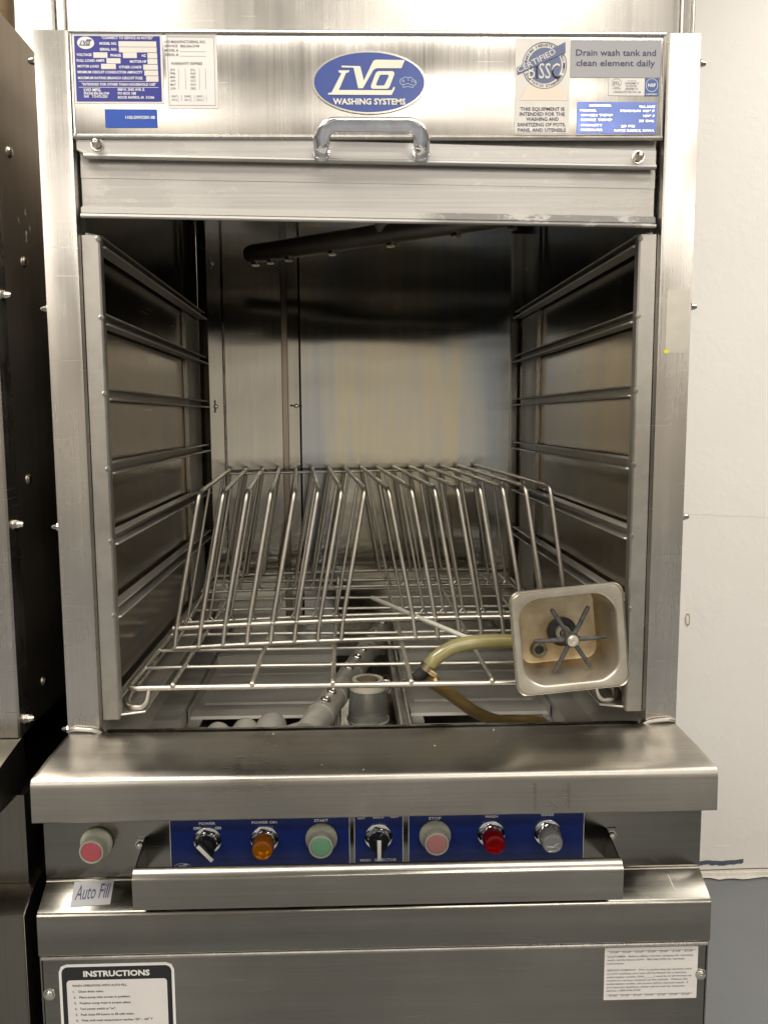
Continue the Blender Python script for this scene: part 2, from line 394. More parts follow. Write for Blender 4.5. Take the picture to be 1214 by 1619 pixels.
# ================================================================ the setting
o = finish('floor', box(bm_new(), -7, 7, -8, 0.926, -0.05, 0.0), FLOOR); struct(o)
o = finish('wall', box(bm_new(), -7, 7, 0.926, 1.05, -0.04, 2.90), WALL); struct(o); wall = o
o = finish('ceiling', box(bm_new(), -7, 7, -8, 0.925, 2.80, 2.88), CEIL); struct(o)
for x0, x1, y0, y1 in ((-7, 7, -8.12, -8.0), (-7.12, -7.0, -8, 1.05), (7.0, 7.12, -8, 1.05)):
    o = finish('wall', box(bm_new(), x0, x1, y0, y1, -0.04, 2.90), WALL2); struct(o)
def on_wall(name, bm, m, label=None):
    return finish(name, bm, m, wall, label)
def blob(cx, cz, rx, rz, n=26, j=0.25, sd=1):
    rnd = random.Random(sd); out = []; k = 1
    for i in range(n):
        k = 1 + rnd.uniform(-j, j); a = 2 * math.pi * i / n
        out.append((cx + rx * k * math.cos(a), cz + rz * k * math.sin(a)))
    return out
bm = bm_new(); pts = []
rnd = random.Random(4)
for i in range(24): pts.append((0.86 + i * 0.0058, 0.0400 + 0.0015 * math.sin(i * 0.30) + rnd.uniform(-.0010, .0010) + i * .00016))
low = [(x, z - 0.010 - rnd.uniform(0, 0.0035) * (1 if i > 3 else .4)) for i, (x, z) in enumerate(pts)]
plate(bm, pts + low[::-1], 0.9252, 0.9262); on_wall('paint_smear', bm, SMEAR, 'slate grey paint smear low on the wall')
bm = bm_new(); n = 22
o1 = blob(0.8215, 0.6885, 0.0065, 0.017, n, 0.12, 3); i1 = blob(0.8215, 0.6885, 0.0040, 0.0125, n, 0.1, 5)
va = [bm.verts.new((x, 0.9252, z)) for x, z in o1]; vb = [bm.verts.new((x, 0.9252, z)) for x, z in i1]
for i in range(n): bm.faces.new((va[i], va[(i + 1) % n], vb[(i + 1) % n], vb[i]))
on_wall('plaster_chip', bm, CHIP, 'brown ring shaped chip in the wall paint')
# hairline crack, faint repaired band, scratches, filler along the foot
def ribbon(pts, wd, y=0.9254):
    bm = bm_new(); a = []; b = []
    for i, (x, z) in enumerate(pts):
        a.append(bm.verts.new((x, y, z + wd / 2))); b.append(bm.verts.new((x, y, z - wd / 2)))
    for i in range(len(pts) - 1): bm.faces.new((a[i], a[i + 1], b[i + 1], b[i]))
    return bm
CRK = plain('crack_line', (0.66, 0.63, 0.59), 0.8)
on_wall('crack', ribbon([(0.80 + i * 0.011, 0.957 + rnd.uniform(-.0016, .0016) - 0.0005 * i) for i in range(28)], 0.0011), CRK)
None and on_wall('crack', ribbon([(0.80 + i * 0.011, 1.078 + 0.004 * math.sin(i * 0.11) + rnd.uniform(-.0008, .0008)) for i in range(28)], 0.0008), plain('band_line', (0.71, 0.68, 0.64), 0.8))
SCR = plain('scratch_line', (0.86, 0.83, 0.78), 0.7)
for i in range(9):
    x = 0.815 + rnd.uniform(0, 0.05); z = 0.745 - rnd.uniform(0, 0.07)
    on_wall('scratch', ribbon([(x, z), (x + 0.012, z - 0.012), (x + 0.030 + rnd.uniform(0, .03), z - 0.034 - rnd.uniform(0, .03))], 0.0009), SCR)
on_wall('scratch', ribbon([(0.918, 0.083), (0.935, 0.0835), (0.958, 0.083)], 0.0016), SCR)
bm = bm_new(); box(bm, -7, 7, 0.916, 0.926, 0.0, 0.014, 0.002); on_wall('skirting', bm, FILLER, 'thin pale skirting strip with flaking paint')
on_wall('skirting_gap', ribbon([(-7, 0.0165), (0.9, 0.0165), (1.0, 0.018), (7, 0.0175)], 0.0022, 0.9250), SEAM)
bm = bm_new(); pts = [(0.5 + i * 0.02, 0.912 - rnd.uniform(0, 0.006) - (0.006 if 20 < i < 26 else 0)) for i in range(60)]
a = [bm.verts.new((x, 0.926, 0.004)) for x, y in pts]; b = [bm.verts.new((x, y, 0.004)) for x, y in pts]
for i in range(59): bm.faces.new((a[i], a[i + 1], b[i + 1], b[i]))
on_wall('filler_edge', bm, FILLER)

# ================================================================ the washer
WA = thing('pot_washer', 'stainless pot washing machine with raised door, blue control strip and open chamber', 'dishwasher', (0, 0.4, 0))
def part(name, bm, mat, label=None, parent=None, sharp=32): return finish(name, bm, mat, parent or WA, label, sharp)

# corner posts: folded channel with a rounded inner return
for s in (-1, 1):
    def sx(*p): return [(s * x, y) for x, y in p]
    prof = [(0.4000, 0.0), (0.3640, 0.0), (0.3600, 0.0015), (0.3580, 0.0060), (0.3580, 0.034), (0.3600, 0.034), (0.3600, 0.010), (0.3615, 0.0035), (0.3650, 0.0022), (0.3980, 0.0022), (0.3980, 0.060), (0.4000, 0.060)]
    part('corner_post', prism_z(bm_new(), sx(*prof), 0.786, 1.6605), S_POST)
    bm = bm_new(); box(bm, s * 0.3975 - 0.002, s * 0.3975 + 0.002, 0.061, 0.82, 0.74, 1.655, 0.0005); part('outer_side_panel', bm, S_V)
    # inner chamber wall
    bm = bm_new(); box(bm, s * 0.361 - 0.0010, s * 0.361 + 0.0010, 0.035, 0.79, 0.795, 1.60); part('chamber_side_wall', bm, S_SIDE)
    # rear upright plates with a groove line
    bm = bm_new(); box(bm, s * 0.3550 - 0.0012, s * 0.3550 + 0.0012, 0.622, 0.752, 0.80, 1.412, 0.0006); part('rear_upright', bm, S_PLATE)
    bm = bm_new(); box(bm, s * 0.3545 - 0.003, s * 0.3545 + 0.003, 0.600, 0.604, 0.80, 1.60); part('wall_seam', bm, S_SIDE)
    # front upright with scaled surface
    prof = [(0.357, 0.0095), (0.3375, 0.0095), (0.3355, 0.0115), (0.3355, 0.024), (0.3375, 0.024), (0.3375, 0.0125), (0.357, 0.0125)]
    part('front_upright', prism_z(bm_new(), sx(*prof), 0.8075, 1.4265), S_IN)
    # seven pan rails: C channel open towards the middle, nose cut back
    for k in range(7):
        zt = 1.2 + (0.2148, 0.1198, 0.0256, -0.0695, -0.1624, -0.2596, -0.3905)[k]
        h = 0.0145; wid = 0.019 if k < 6 else 0.046; t = 0.0014
        bm = bm_new()
        xw = s * 0.3535; xi = s * (0.3535 - wid)
        def q(x, y, z): return bm.verts.new((x, y, z))
        # web
        for (xa, xb, za, zb, nose) in ((xw, xw - s * t, zt, zt + h, 0.0), (xw - s * t, xi, zt, zt + t, 0.016), (xw - s * t, (xi + s * 0.004) if k < 6 else (xw - s * 0.010), zt + h - t, zt + h, 0.016)):
            y0, y1 = 0.0260 if k < 6 else 0.013, 0.752
            if k < 6: y0 = 0.0135
            v = [q(xa, y0, za), q(xb, y0 + nose, za), q(xb, y1, za), q(xa, y1, za), q(xa, y0, zb), q(xb, y0 + nose, zb), q(xb, y1, zb), q(xa, y1, zb)]
            for f in ((0, 1, 2, 3), (4, 5, 6, 7), (0, 1, 5, 4), (1, 2, 6, 5), (2, 3, 7, 6), (3, 0, 4, 7)): bm.faces.new([v[i] for i in f])
        # rolled lips, paler steel painting the light their edges catch
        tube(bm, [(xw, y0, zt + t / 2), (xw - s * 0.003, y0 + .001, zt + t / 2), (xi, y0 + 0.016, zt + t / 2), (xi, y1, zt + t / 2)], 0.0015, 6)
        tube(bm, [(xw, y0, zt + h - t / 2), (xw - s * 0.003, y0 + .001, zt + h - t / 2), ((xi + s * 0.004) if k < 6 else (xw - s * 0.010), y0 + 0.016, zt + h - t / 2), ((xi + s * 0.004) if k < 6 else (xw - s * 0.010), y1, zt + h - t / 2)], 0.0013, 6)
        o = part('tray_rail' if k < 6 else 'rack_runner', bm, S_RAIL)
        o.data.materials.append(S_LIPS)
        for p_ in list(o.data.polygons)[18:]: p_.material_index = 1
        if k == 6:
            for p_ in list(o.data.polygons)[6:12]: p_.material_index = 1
        if k < 6:      # weld blob where the rail meets the upright
            bm = bm_new(); lathe(bm, [(0, 0.0), (0.0, 0.0038), (0.0010, 0.0032), (0.0014, 0.0)], (s * 0.3370, 0.0098, zt + 0.007), (-s * 0.7, -0.7, 0), 8); part('weld', bm, S_IN)
# chamber back: big panel, baffles at the left, ceiling
bm = bm_new(); nx = 24
fr_ = [(-0.134 + 0.469 * i / nx, 0.7915 - 0.0100 * ((-0.134 + 0.469 * i / nx - 0.10) / 0.235) ** 2) for i in range(nx + 1)]
prism_z(bm, fr_ + [(0.335, 0.7935), (-0.134, 0.7935)], 0.70, 1.62); part('back_panel', bm, S_BACK, 'shiny back panel with painted room reflections')
bm = bm_new(); box(bm, -0.36, 0.36, 0.794, 0.796, 0.70, 1.62); part('chamber_back', bm, S_SIDE)
bm = bm_new(); prof = [(-0.357, 0.780), (-0.3330, 0.7560), (-0.3040, 0.7600), (-0.3025, 0.7640), (-0.3000, 0.7640), (-0.300, 0.7905)]
prism_z(bm, prof, 0.74, 1.60); part('baffle_strip', bm, S_BAF)
bm = bm_new(); prism_z(bm, [(-0.2985, 0.7610), (-0.1765, 0.7760), (-0.1765, 0.7905), (-0.2985, 0.7905)], 0.74, 1.60, 0.0008); part('baffle_panel', bm, S_BAF)
bm = bm_new(); box(bm, -0.1750, -0.1640, 0.7800, 0.7905, 0.74, 1.60); part('baffle_seam', bm, S_SIDE)
bm = bm_new(); prof = [(-0.162, 0.7760), (-0.1380, 0.7760), (-0.1345, 0.7915), (-0.162, 0.7915)]
prism_z(bm, prof, 0.74, 1.60); part('baffle_strip', bm, S_BAF)
bm = bm_new(); box(bm, 0.333, 0.360, 0.775, 0.7905, 0.74, 1.60, 0.0008); part('corner_trim', bm, S_SIDE)
bm = bm_new(); box(bm, -0.36, 0.36, 0.034, 0.796, 1.600, 1.606); part('chamber_ceiling', bm, S_SIDE)
bm = bm_new(); box(bm, -0.357, 0.357, 0.030, 0.033, 1.452, 1.600); part('door_track_panel', bm, S_SIDE)
for (x, z) in ((-0.3205, 1.2276), (-0.1450, 1.2278), (-0.3205, 1.535), (-0.318, 0.95)):
    bm = bm_new(); lathe(bm, [(0, 0.0050), (0.003, 0.0050), (0.004, 0.0035), (0.008, 0.0032), (0.009, 0.0)], (x, 0.758 if x < -0.3 else 0.776, z), (0, -1, 0), 12)
    for d in (-1, 1):
        if x < -0.3: tube(bm, [(x, 0.752, z + d * 0.003), (x - .001, 0.748, z + d * 0.0095), (x, 0.746, z + d * 0.0125)], 0.0017, 6)
        else: tube(bm, [(x + d * 0.003, 0.770, z + d * .001), (x + d * 0.010, 0.766, z - d * 0.002), (x + d * 0.0125, 0.764, z)], 0.0017, 6)
    part('wing_nut', bm, ZINC)

# upper housing behind the header
bm = bm_new(); box(bm, -0.3880, 0.4065, 0.0460, 0.0480, 1.56, 2.45, 0.0006); part('upper_housing', bm, S_V)
for x0, x1 in ((-0.3965, -0.3885), (-0.3795, -0.3755), (0.3920, 0.3960), (0.4070, 0.4100)):
    bm = bm_new(); box(bm, x0, x1, 0.0420, 0.0456, 1.58, 2.45, 0.0008); part('housing_trim', bm, S_V)
bm = bm_new(); box(bm, -0.3960, 0.4085, 0.0490, 0.80, 1.665, 2.45, 0.001); part('housing_body', bm, S_V)

# header panel, hemmed at the edge
bm = bm_new(); box(bm, -0.3565, 0.3550, -0.0015, 0.0045, 1.5400, 1.6575, 0.0012); part('header_panel', bm, S_V)
for a, b in (((-0.3570, 1.5385), (0.3555, 1.5385)), ((-0.3570, 1.6580), (0.3555, 1.6580))):
    bm = bm_new(); tube(bm, [(a[0], -0.0010, a[1]), (b[0], -0.0010, b[1])], 0.0032, 10); part('header_hem', bm, S_V)
for x in (-0.3560, 0.3545):
    bm = bm_new(); tube(bm, [(x, -0.0015, 1.5400), (x, -0.0015, 1.6575)], 0.0017, 8); part('header_hem', bm, S_V)
# door, hanging slightly out of level
DROP = -0.0180
def dz(x): return DROP * x
def dplate(bm, x0, x1, y0, y1, z0, z1, bev=0.0, cut=0.0):
    v = []
    for x in (x0, x1):
        for y in (y0, y1):
            for z in (z0, z1): v.append(bm.verts.new((x, y, z + dz(x))))
    fs = [bm.faces.new([v[i] for i in f]) for f in ((0, 1, 3, 2), (4, 6, 7, 5), (0, 4, 5, 1), (2, 3, 7, 6), (0, 2, 6, 4), (1, 5, 7, 3))]
    if bev: bmesh.ops.bevel(bm, geom=list({e for f in fs for e in f.edges}), offset=bev, segments=2, affect='EDGES')
    return bm
part('door_panel', dplate(bm_new(), -0.3545, 0.3530, 0.0105, 0.0140, 1.4520, 1.5950, 0.0008), S_DOOR)
part('door_fold', dplate(bm_new(), -0.3545, 0.3530, 0.0100, 0.0104, 1.4880, 1.5080, 0.0), S_DOOR)
bm = bm_new(); plate(bm, [(-0.3555, 1.5375 + .006), (0.3500, 1.5250), (0.3500, 1.5060), (-0.3470, 1.5190), (-0.3555, 1.5240)], -0.0005, 0.0075, 0.0010)
part('door_strip', bm, S_DOOR)
bm = bm_new(); tube(bm, [(-0.3470, 0.0015, 1.5175), (0.3500, 0.0015, 1.5050)], 0.0034, 10); part('door_strip_hem', bm, S_DOOR)
part('door_bottom_edge', dplate(bm_new(), -0.3545, 0.3530, 0.0030, 0.0115, 1.4440, 1.4530, 0.0012), S_EDGE)
bm = bm_new(); tube(bm, [(-0.3545, 0.0030, 1.4415 - DROP * .3545), (0.3530, 0.0030, 1.4415 + DROP * .353)], 0.0026, 10); part('door_bottom_bead', bm, S_EDGE)
# dark shadow gap between header and door strip
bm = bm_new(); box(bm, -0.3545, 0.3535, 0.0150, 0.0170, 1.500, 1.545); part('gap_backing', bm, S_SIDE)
def acorn(org, axis, r=0.0058, name='acorn_nut'):
    bm = bm_new(); ax = V3(axis)
    lathe(bm, [(0, r * 1.35), (0.0012, r * 1.35), (0.0013, 0)], org, ax, 16)
    lathe(bm, [(0.001, r), (0.0045, r)], org, ax, 6)
    lathe(bm, [(0.0045, r * 0.98), (0.006, r * 0.86), (0.009, r * 0.75), (0.0115, r * 0.5), (0.0125, 0)], org, ax, 14)
    return bm
part('acorn_nut', acorn((-0.3300, -0.0005, 1.5300), (0, -1, 0)), ZINC); part('acorn_nut', acorn((0.3270, -0.0005, 1.5160), (0, -1, 0)), ZINC)
# chrome pull handle: flattened arch
def handle():
    bm = bm_new()
    path = fillet([(-0.0605, -0.0010, 1.5205), (-0.0615, -0.0170, 1.5265), (-0.0530, -0.0320, 1.5425), (0.0530, -0.0320, 1.5425), (0.0612, -0.0170, 1.5255), (0.0600, -0.0010, 1.5190)], 0.024, 8)
    n = 16; prev = None; m = len(path)
    for i, p in enumerate(path):
        t = (path[min(i + 1, m - 1)] - path[max(i - 1, 0)]).normalized()
        k = abs(p.x) / 0.061
        side = V3((0, -0.45, 0.9)) if k < 0.86 else V3((0, -0.62, 0.78))
        u = (side - t * side.dot(t)).normalized(); v = t.cross(u)
        leg = max(0.0, min(1.0, (k - 0.75) / 0.25))
        ru = 0.0082 + 0.0010 * leg; rv = 0.0050 + 0.0042 * leg
        ring = []
        for a in range(n):
            an = 2 * math.pi * a / n; ca, sa = math.cos(an), math.sin(an)
            e = 0.55
            ring.append(bm.verts.new(p + u * (ru * math.copysign(abs(ca) ** e, ca)) + v * (rv * math.copysign(abs(sa) ** e, sa))))
        if prev:
            for a in range(n): bm.faces.new((prev[a], prev[(a + 1) % n], ring[(a + 1) % n], ring[a]))
        else: bm.faces.new(ring[::-1])
        prev = ring
    bm.faces.new(prev); return bm
part('door_handle', handle(), CHROME, 'chrome arched pull handle', sharp=50)
for s in (-1, 1):
    bm = bm_new(); lathe(bm, [(0, 0.0110), (0.003, 0.0112), (0.0050, 0.0100), (0.0060, 0)], (s * 0.0605, 0.0000, 1.5190), (0, -1, 0.3), 16); part('handle_foot', bm, CHROME)
# side nuts peeping past the posts
for z in (1.6300, 1.3375, 1.0690): part('acorn_nut', acorn((0.4000, 0.0110, z), (1, 0, 0), 0.0050), ZINC)
for z in (1.6300, 1.3375, 1.0640, 0.7950): part('acorn_nut', acorn((-0.4000, 0.0110, z), (-1, 0, 0), 0.0050), ZINC)
bm = bm_new()
tube(bm, smooth_path([(-0.4005, 0.09, 1.640), (-0.412, 0.09, 1.664), (-0.418, 0.09, 1.670), (-0.424, 0.09, 1.684)], 5), 0.0013, 6)
tube(bm, smooth_path([(-0.411, 0.09, 1.662), (-0.4115, 0.09, 1.672), (-0.418, 0.09, 1.688)], 5), 0.0013, 6)
part('wire_fork', bm, BLACK)

# front shelf (lip): top sheet with crease, rounded edge, apron; corners ramp up beside the posts
def lip():
    bm = bm_new(); rows = []
    prof = [(0.004, 0.7905), (0.0, 0.7915), (-0.020, 0.7880), (-0.048, 0.7835), (-0.054, 0.7835), (-0.080, 0.7785), (-0.0925, 0.7758), (-0.0965, 0.7735), (-0.0985, 0.7695), (-0.0990, 0.7640), (-0.1000, 0.7245), (-0.0980, 0.7225), (-0.0900, 0.7225)]
    xs = [-1, -0.995, -0.985, -0.965, -0.93, -0.90, -0.875, -0.85, -0.5, 0, 0.5, 0.85, 0.875, 0.90, 0.93, 0.965, 0.985, 0.995, 1]
    for (y, z) in prof:
        hw = 0.3960 + (0.0155 if y < 0 else 0.0) * min(1, max(0, -y) / 0.09)
        row = []
        for u in xs:
            a = abs(u); up = 0.0
            if y > -0.095:
                t = min(1, max(0, (a - 0.865) / 0.06)); t = t * t * (3 - 2 * t)
                up = 0.0060 * t * max(0, 1 - max(0, -y - 0.03) / 0.06)
            sag = -0.0010 * (1 - a * a) if -0.09 < y < -0.01 else 0
            dn = -0.0012 if a > 0.999 and y > -0.09 else 0
            row.append(bm.verts.new((u * hw, y, z + up + sag + dn)))
        rows.append(row)
    for a, b in zip(rows, rows[1:]):
        for i in range(len(xs) - 1): bm.faces.new((a[i], a[i + 1], b[i + 1], b[i]))
    # end caps
    for i in (0, -1):
        ring = [r[i] for r in rows]; x = ring[0].co.x
        base = [bm.verts.new((r.co.x * 0.9999, r.co.y, 0.7225)) for r in ring[:-3]]
        for k in range(len(base) - 1): bm.faces.new((ring[k], ring[k + 1], base[k + 1], base[k]))
    return bm
part('front_shelf', lip(), S_LIP, 'worn stainless shelf under the opening', sharp=40)
DRIP = plain('dried_drip', (0.27, 0.235, 0.195), 0.33, 1.0, var=0.2, nscale=200)
for x in (0.1890, 0.2300):
    bm = bm_new(); y_ = -0.1006
    n_ = 8; L_ = []; R_ = []; rd = random.Random(int(x * 1000))
    for k in range(n_ + 1):
        z_ = 0.7275 + 0.034 * k / n_; w_ = (0.0010 + 0.0012 * k / n_) * rd.uniform(0.8, 1.15); c_ = x + rd.uniform(-.0002, .0002)
        yy_ = -0.1000 + (z_ - 0.7245) * 0.0253 - 0.0003
        L_.append(bm.verts.new((c_ - w_, yy_, z_))); R_.append(bm.verts.new((c_ + w_, yy_, z_)))
    for k in range(n_): bm.faces.new((L_[k], R_[k], R_[k + 1], L_[k + 1]))
    part('drip_stain', bm, DRIP)
bm = bm_new(); box(bm, -0.400, 0.400, -0.0180, 0.020, 0.7000, 0.7860); part('shelf_support', bm, S_BODY)
for s in (-1, 1):
    bm = bm_new(); tube(bm, fillet([(s * 0.3570, -0.0010, 0.7925), (s * 0.3650, -0.004, 0.7985), (s * 0.3900, -0.0035, 0.8005), (s * 0.3975, -0.002, 0.7975)], 0.006, 4), 0.0026, 8); part('weld', bm, S_IN)
bm = bm_new(); rnd = random.Random(11)
for i in range(26):
    x = rnd.uniform(-0.36, 0.37); y = -rnd.uniform(0.004, 0.088); r = rnd.choice((0.0003, 0.0004, 0.0005, 0.0007))
    z = 0.7915 + y * 0.162 - 0.0003
    ball(bm, (x, y, z + (-.001 * (1 - (x / .4) ** 2) if y < -.01 else 0)), r * 1.2, n=5)
o = part('crumbs', bm, CRUMB); o['kind'] = 'stuff'

# control panel, cover and lower body
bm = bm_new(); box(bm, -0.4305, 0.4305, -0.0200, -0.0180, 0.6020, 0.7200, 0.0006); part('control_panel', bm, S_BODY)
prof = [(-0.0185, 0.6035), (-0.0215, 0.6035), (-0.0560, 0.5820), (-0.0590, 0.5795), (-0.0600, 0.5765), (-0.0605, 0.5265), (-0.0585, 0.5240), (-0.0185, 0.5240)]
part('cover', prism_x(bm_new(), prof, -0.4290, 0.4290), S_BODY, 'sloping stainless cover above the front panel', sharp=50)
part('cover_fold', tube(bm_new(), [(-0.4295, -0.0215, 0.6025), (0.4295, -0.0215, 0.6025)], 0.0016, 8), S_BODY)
bm = bm_new(); box(bm, -0.4265, 0.4265, -0.0570, -0.0550, 0.06, 0.5235, 0.0008); part('front_panel', bm, S_BODY, 'stainless lower front panel with a painted dark reflection')
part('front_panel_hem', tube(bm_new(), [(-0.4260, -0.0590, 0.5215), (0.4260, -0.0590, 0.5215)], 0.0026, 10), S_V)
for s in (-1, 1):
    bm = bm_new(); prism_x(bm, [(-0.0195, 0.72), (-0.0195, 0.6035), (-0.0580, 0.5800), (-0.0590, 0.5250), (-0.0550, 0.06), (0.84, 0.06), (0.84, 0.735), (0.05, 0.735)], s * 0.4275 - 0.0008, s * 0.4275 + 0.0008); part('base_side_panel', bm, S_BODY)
def panhead(x, y, z, r=0.0062, name='screw', parent=None):
    bm = bm_new(); lathe(bm, [(0, r * 1.25), (0.0008, r * 1.25), (0.0009, r), (0.0022, r * 0.92), (0.0035, r * 0.62), (0.0039, 0)], (x, y, z), (0, -1, 0), 16)
    box(bm, x - r * .55, x + r * .55, y - 0.0042, y - 0.0036, z - r * .12, z + r * .12); box(bm, x - r * .12, x + r * .12, y - 0.0043, y - 0.0036, z - r * .55, z + r * .55)
    return part('screw', bm, ZINC, parent=parent)
panhead(-0.4195, -0.0570, 0.4710); panhead(0.4205, -0.0570, 0.4770)

# bar handle: bent sheet on two triangular brackets
bm = bm_new(); prof = [(-0.0725, 0.6490), (-0.0745, 0.6505), (-0.0760, 0.6500), (-0.0842, 0.6415), (-0.0850, 0.6395), (-0.0852, 0.6375), (-0.0842, 0.6005), (-0.0822, 0.5995), (-0.0807, 0.6005), (-0.0818, 0.6375), (-0.0745, 0.6470)]
prism_x(bm, prof, -0.3010, 0.3050); BAR = part('bar_handle', bm, S_H, 'bent sheet steel bar handle', sharp=50)
for s in (-1, 1):
    x = (-0.3000 if s < 0 else 0.3040)
    bm = bm_new(); prism_x(bm, [(-0.0202, 0.6600), (-0.0202, 0.6180), (-0.0805, 0.6030), (-0.0830, 0.6400), (-0.0640, 0.6490)], x - 0.0008, x + 0.0008); part('bracket', bm, S_BODY, parent=BAR)
    bm = bm_new(); xo = x + (0.013 if s > 0 else -0.013); box(bm, min(x, xo), max(x, xo), -0.0218, -0.0202, 0.6200, 0.6600, 0.0003); part('bracket_foot', bm, S_BODY, parent=BAR)
    panhead(x + s * 0.0065, -0.0218, 0.6510, 0.0050, parent=BAR)

# control plates
def label_plate(name, x0, x1, z0, z1, mat, y0, th=0.0008, r=0.001, lab=None, parent=None):
    bm = bm_new(); plate(bm, rrect((x0 + x1) / 2, (z0 + z1) / 2, x1 - x0, z1 - z0, r, 2), y0 - th, y0); return part(name, bm, mat, lab, parent)
PLY = -0.0200
def lettering(lines, y, mat, parent, name='lettering', extra=None, fn=None):
    bm = bm_new()
    for ln in lines:
        s, x, z, cap, wd, bold, al = ln; add_text(bm, s, x, z, cap, wd, bold, al, y, fn=fn)
    if extra: extra(bm)
    return part(name, bm, mat, parent=parent)
# logo drawn in the pixel frame of the badge, mapped to (x, z)
LOGO = [
 [(300, 245), (398, 245), (386, 263), (366, 266), (302, 408), (765, 408), (778, 384), (791, 380), (790, 398), (763, 448), (206, 447), (211, 432), (238, 428), (326, 268), (304, 262)],
 [(325, 206), (490, 209), (521, 328), (600, 172), (612, 160), (630, 155), (880, 157), (850, 225), (632, 226), (605, 240), (512, 393), (471, 393), (432, 222), (330, 220)],
]
LOGO_O = ([(650, 250), (770, 250), (785, 258), (788, 275), (748, 375), (738, 391), (722, 397), (598, 397), (584, 390), (582, 372), (622, 272), (634, 256)],
          [(672, 280), (730, 280), (738, 286), (736, 297), (703, 362), (693, 370), (636, 370), (628, 364), (630, 353), (658, 290), (664, 283)])
HAT = [(862, 385), (868, 362), (850, 362), (836, 340), (842, 315), (862, 312), (872, 298), (905, 302), (935, 300), (950, 318), (975, 330), (980, 350), (968, 365), (955, 366), (950, 388), (910, 376), (862, 385)]
def logo(bm, cx, cz, k, y, hat=True):
    f = lambda u, v: bm.verts.new((cx + (u - 569) * k, y, cz - (v - 340) * k))
    for poly in LOGO: bm.faces.new([f(u, v) for u, v in poly])
    a = [f(*p) for p in LOGO_O[0]]; b = [f(*p) for p in LOGO_O[1]]
    n = len(a); m = len(b); 
    for i in range(n):
        j = (i + 1) % n; bi = min(i, m - 1); bj = min(j, m - 1) if j else 0
        if bi == bj: bm.faces.new((a[i], a[j], b[bi]))
        else: bm.faces.new((a[i], a[j], b[bj], b[bi]))
    if hat:
        def stroke(pts, wd=3.2):
            for (u0, v0), (u1, v1) in zip(pts, pts[1:]):
                d = V3((u1 - u0, v1 - v0, 0)); 
                if d.length < 1: continue
                nn = V3((-d.y, d.x, 0)).normalized() * wd
                bm.faces.new((f(u0 + nn.x, v0 + nn.y), f(u1 + nn.x, v1 + nn.y), f(u1 - nn.x, v1 - nn.y), f(u0 - nn.x, v0 - nn.y)))
        stroke(HAT); stroke([(868, 362), (905, 352), (950, 366)]); stroke([(908, 308), (910, 330)], 2.5); stroke([(855, 330), (878, 322)], 2.5); stroke([(935, 325), (950, 345)], 2.5); stroke([(862, 345), (874, 330)], 2.2); stroke([(940, 345), (962, 340)], 2.2)
def ellipse_ring(bm, cx, cz, a, b, w_, y, n=48):
    o_ = [bm.verts.new((cx + a * math.cos(2 * math.pi * i / n), y, cz + b * math.sin(2 * math.pi * i / n))) for i in range(n)]
    i_ = [bm.verts.new((cx + (a - w_) * math.cos(2 * math.pi * i / n), y, cz + (b - w_) * math.sin(2 * math.pi * i / n))) for i in range(n)]
    for i in range(n): bm.faces.new((o_[i], o_[(i + 1) % n], i_[(i + 1) % n], i_[i]))
def ellipse(cx, cz, a, b, n=48): return [(cx + a * math.cos(2 * math.pi * i / n), cz + b * math.sin(2 * math.pi * i / n)) for i in range(n)]

def frame_lines(bm, x0, x1, z0, z1, w_, y):
    for (a, b, c, d) in ((x0, x1, z1 - w_, z1), (x0, x1, z0, z0 + w_), (x0, x0 + w_, z0 + w_, z1 - w_), (x1 - w_, x1, z0 + w_, z1 - w_)):
        bm.faces.new([bm.verts.new(p) for p in ((a, y, c), (b, y, c), (b, y, d), (a, y, d))])
def rect(bm, x0, x1, z0, z1, y): bm.faces.new([bm.verts.new(p) for p in ((x0, y, z0), (x1, y, z0), (x1, y, z1), (x0, y, z1))])
KX = [-0.2195, -0.1455, -0.0715, 0.0030, 0.0772, 0.1512, 0.2255]; KZ = 0.6545
P1 = label_plate('control_plate', -0.2680, -0.0345, 0.6130, 0.7150, BLUE, PLY, lab='long blue control plate at the left, POWER to START')
P2 = label_plate('control_plate', -0.0285, 0.0355, 0.6130, 0.7150, BLUE, PLY, lab='narrow blue control plate around the wash selector')
P3 = label_plate('control_plate', 0.0425, 0.2740, 0.6130, 0.7150, BLUE, PLY, lab='long blue control plate at the right, STOP to RINSE')
yT = PLY - 0.0011
def ex1(bm):
    frame_lines(bm, -0.2680, -0.0345, 0.6130, 0.7150, 0.0006, yT)
    ellipse_ring(bm, -0.2530, 0.6185, 0.0105, 0.0048, 0.0005, yT, 32); logo(bm, -0.2526, 0.6180, 0.0000220, yT, False)
lettering([('POWER', KX[0], 0.6755, 0.0036, 0.0215, .01, 'C'), ('OFF', KX[0] - 0.0180, 0.6690, 0.0038, 0.0098, .03, 'L'), ('ON', KX[0] + 0.0180, 0.6690, 0.0038, 0.0078, .03, 'R'),
           ('POWER ON', KX[1], 0.6755, 0.0036, 0.0325, .01, 'C'), ('START', KX[2], 0.6765, 0.0038, 0.0180, .01, 'C')], yT, WHITE, P1, extra=ex1)
lettering([('WASH', -0.0215, 0.6205, 0.0036, 0.0142, .01, 'L'), ('SELECTOR', 0.0268, 0.6205, 0.0036, 0.0290, .01, 'R'), ('LIGHT', -0.0240, 0.6790, 0.0026, 0.0100, .01, 'L'), ('MEDIUM', 0.0030, 0.6795, 0.0026, 0.0140, .01, 'C'), ('HEAVY', 0.0300, 0.6800, 0.0026, 0.0110, .01, 'R')], yT, WHITE, P2, extra=lambda bm: frame_lines(bm, -0.0285, 0.0355, 0.6130, 0.7150, 0.0006, yT))
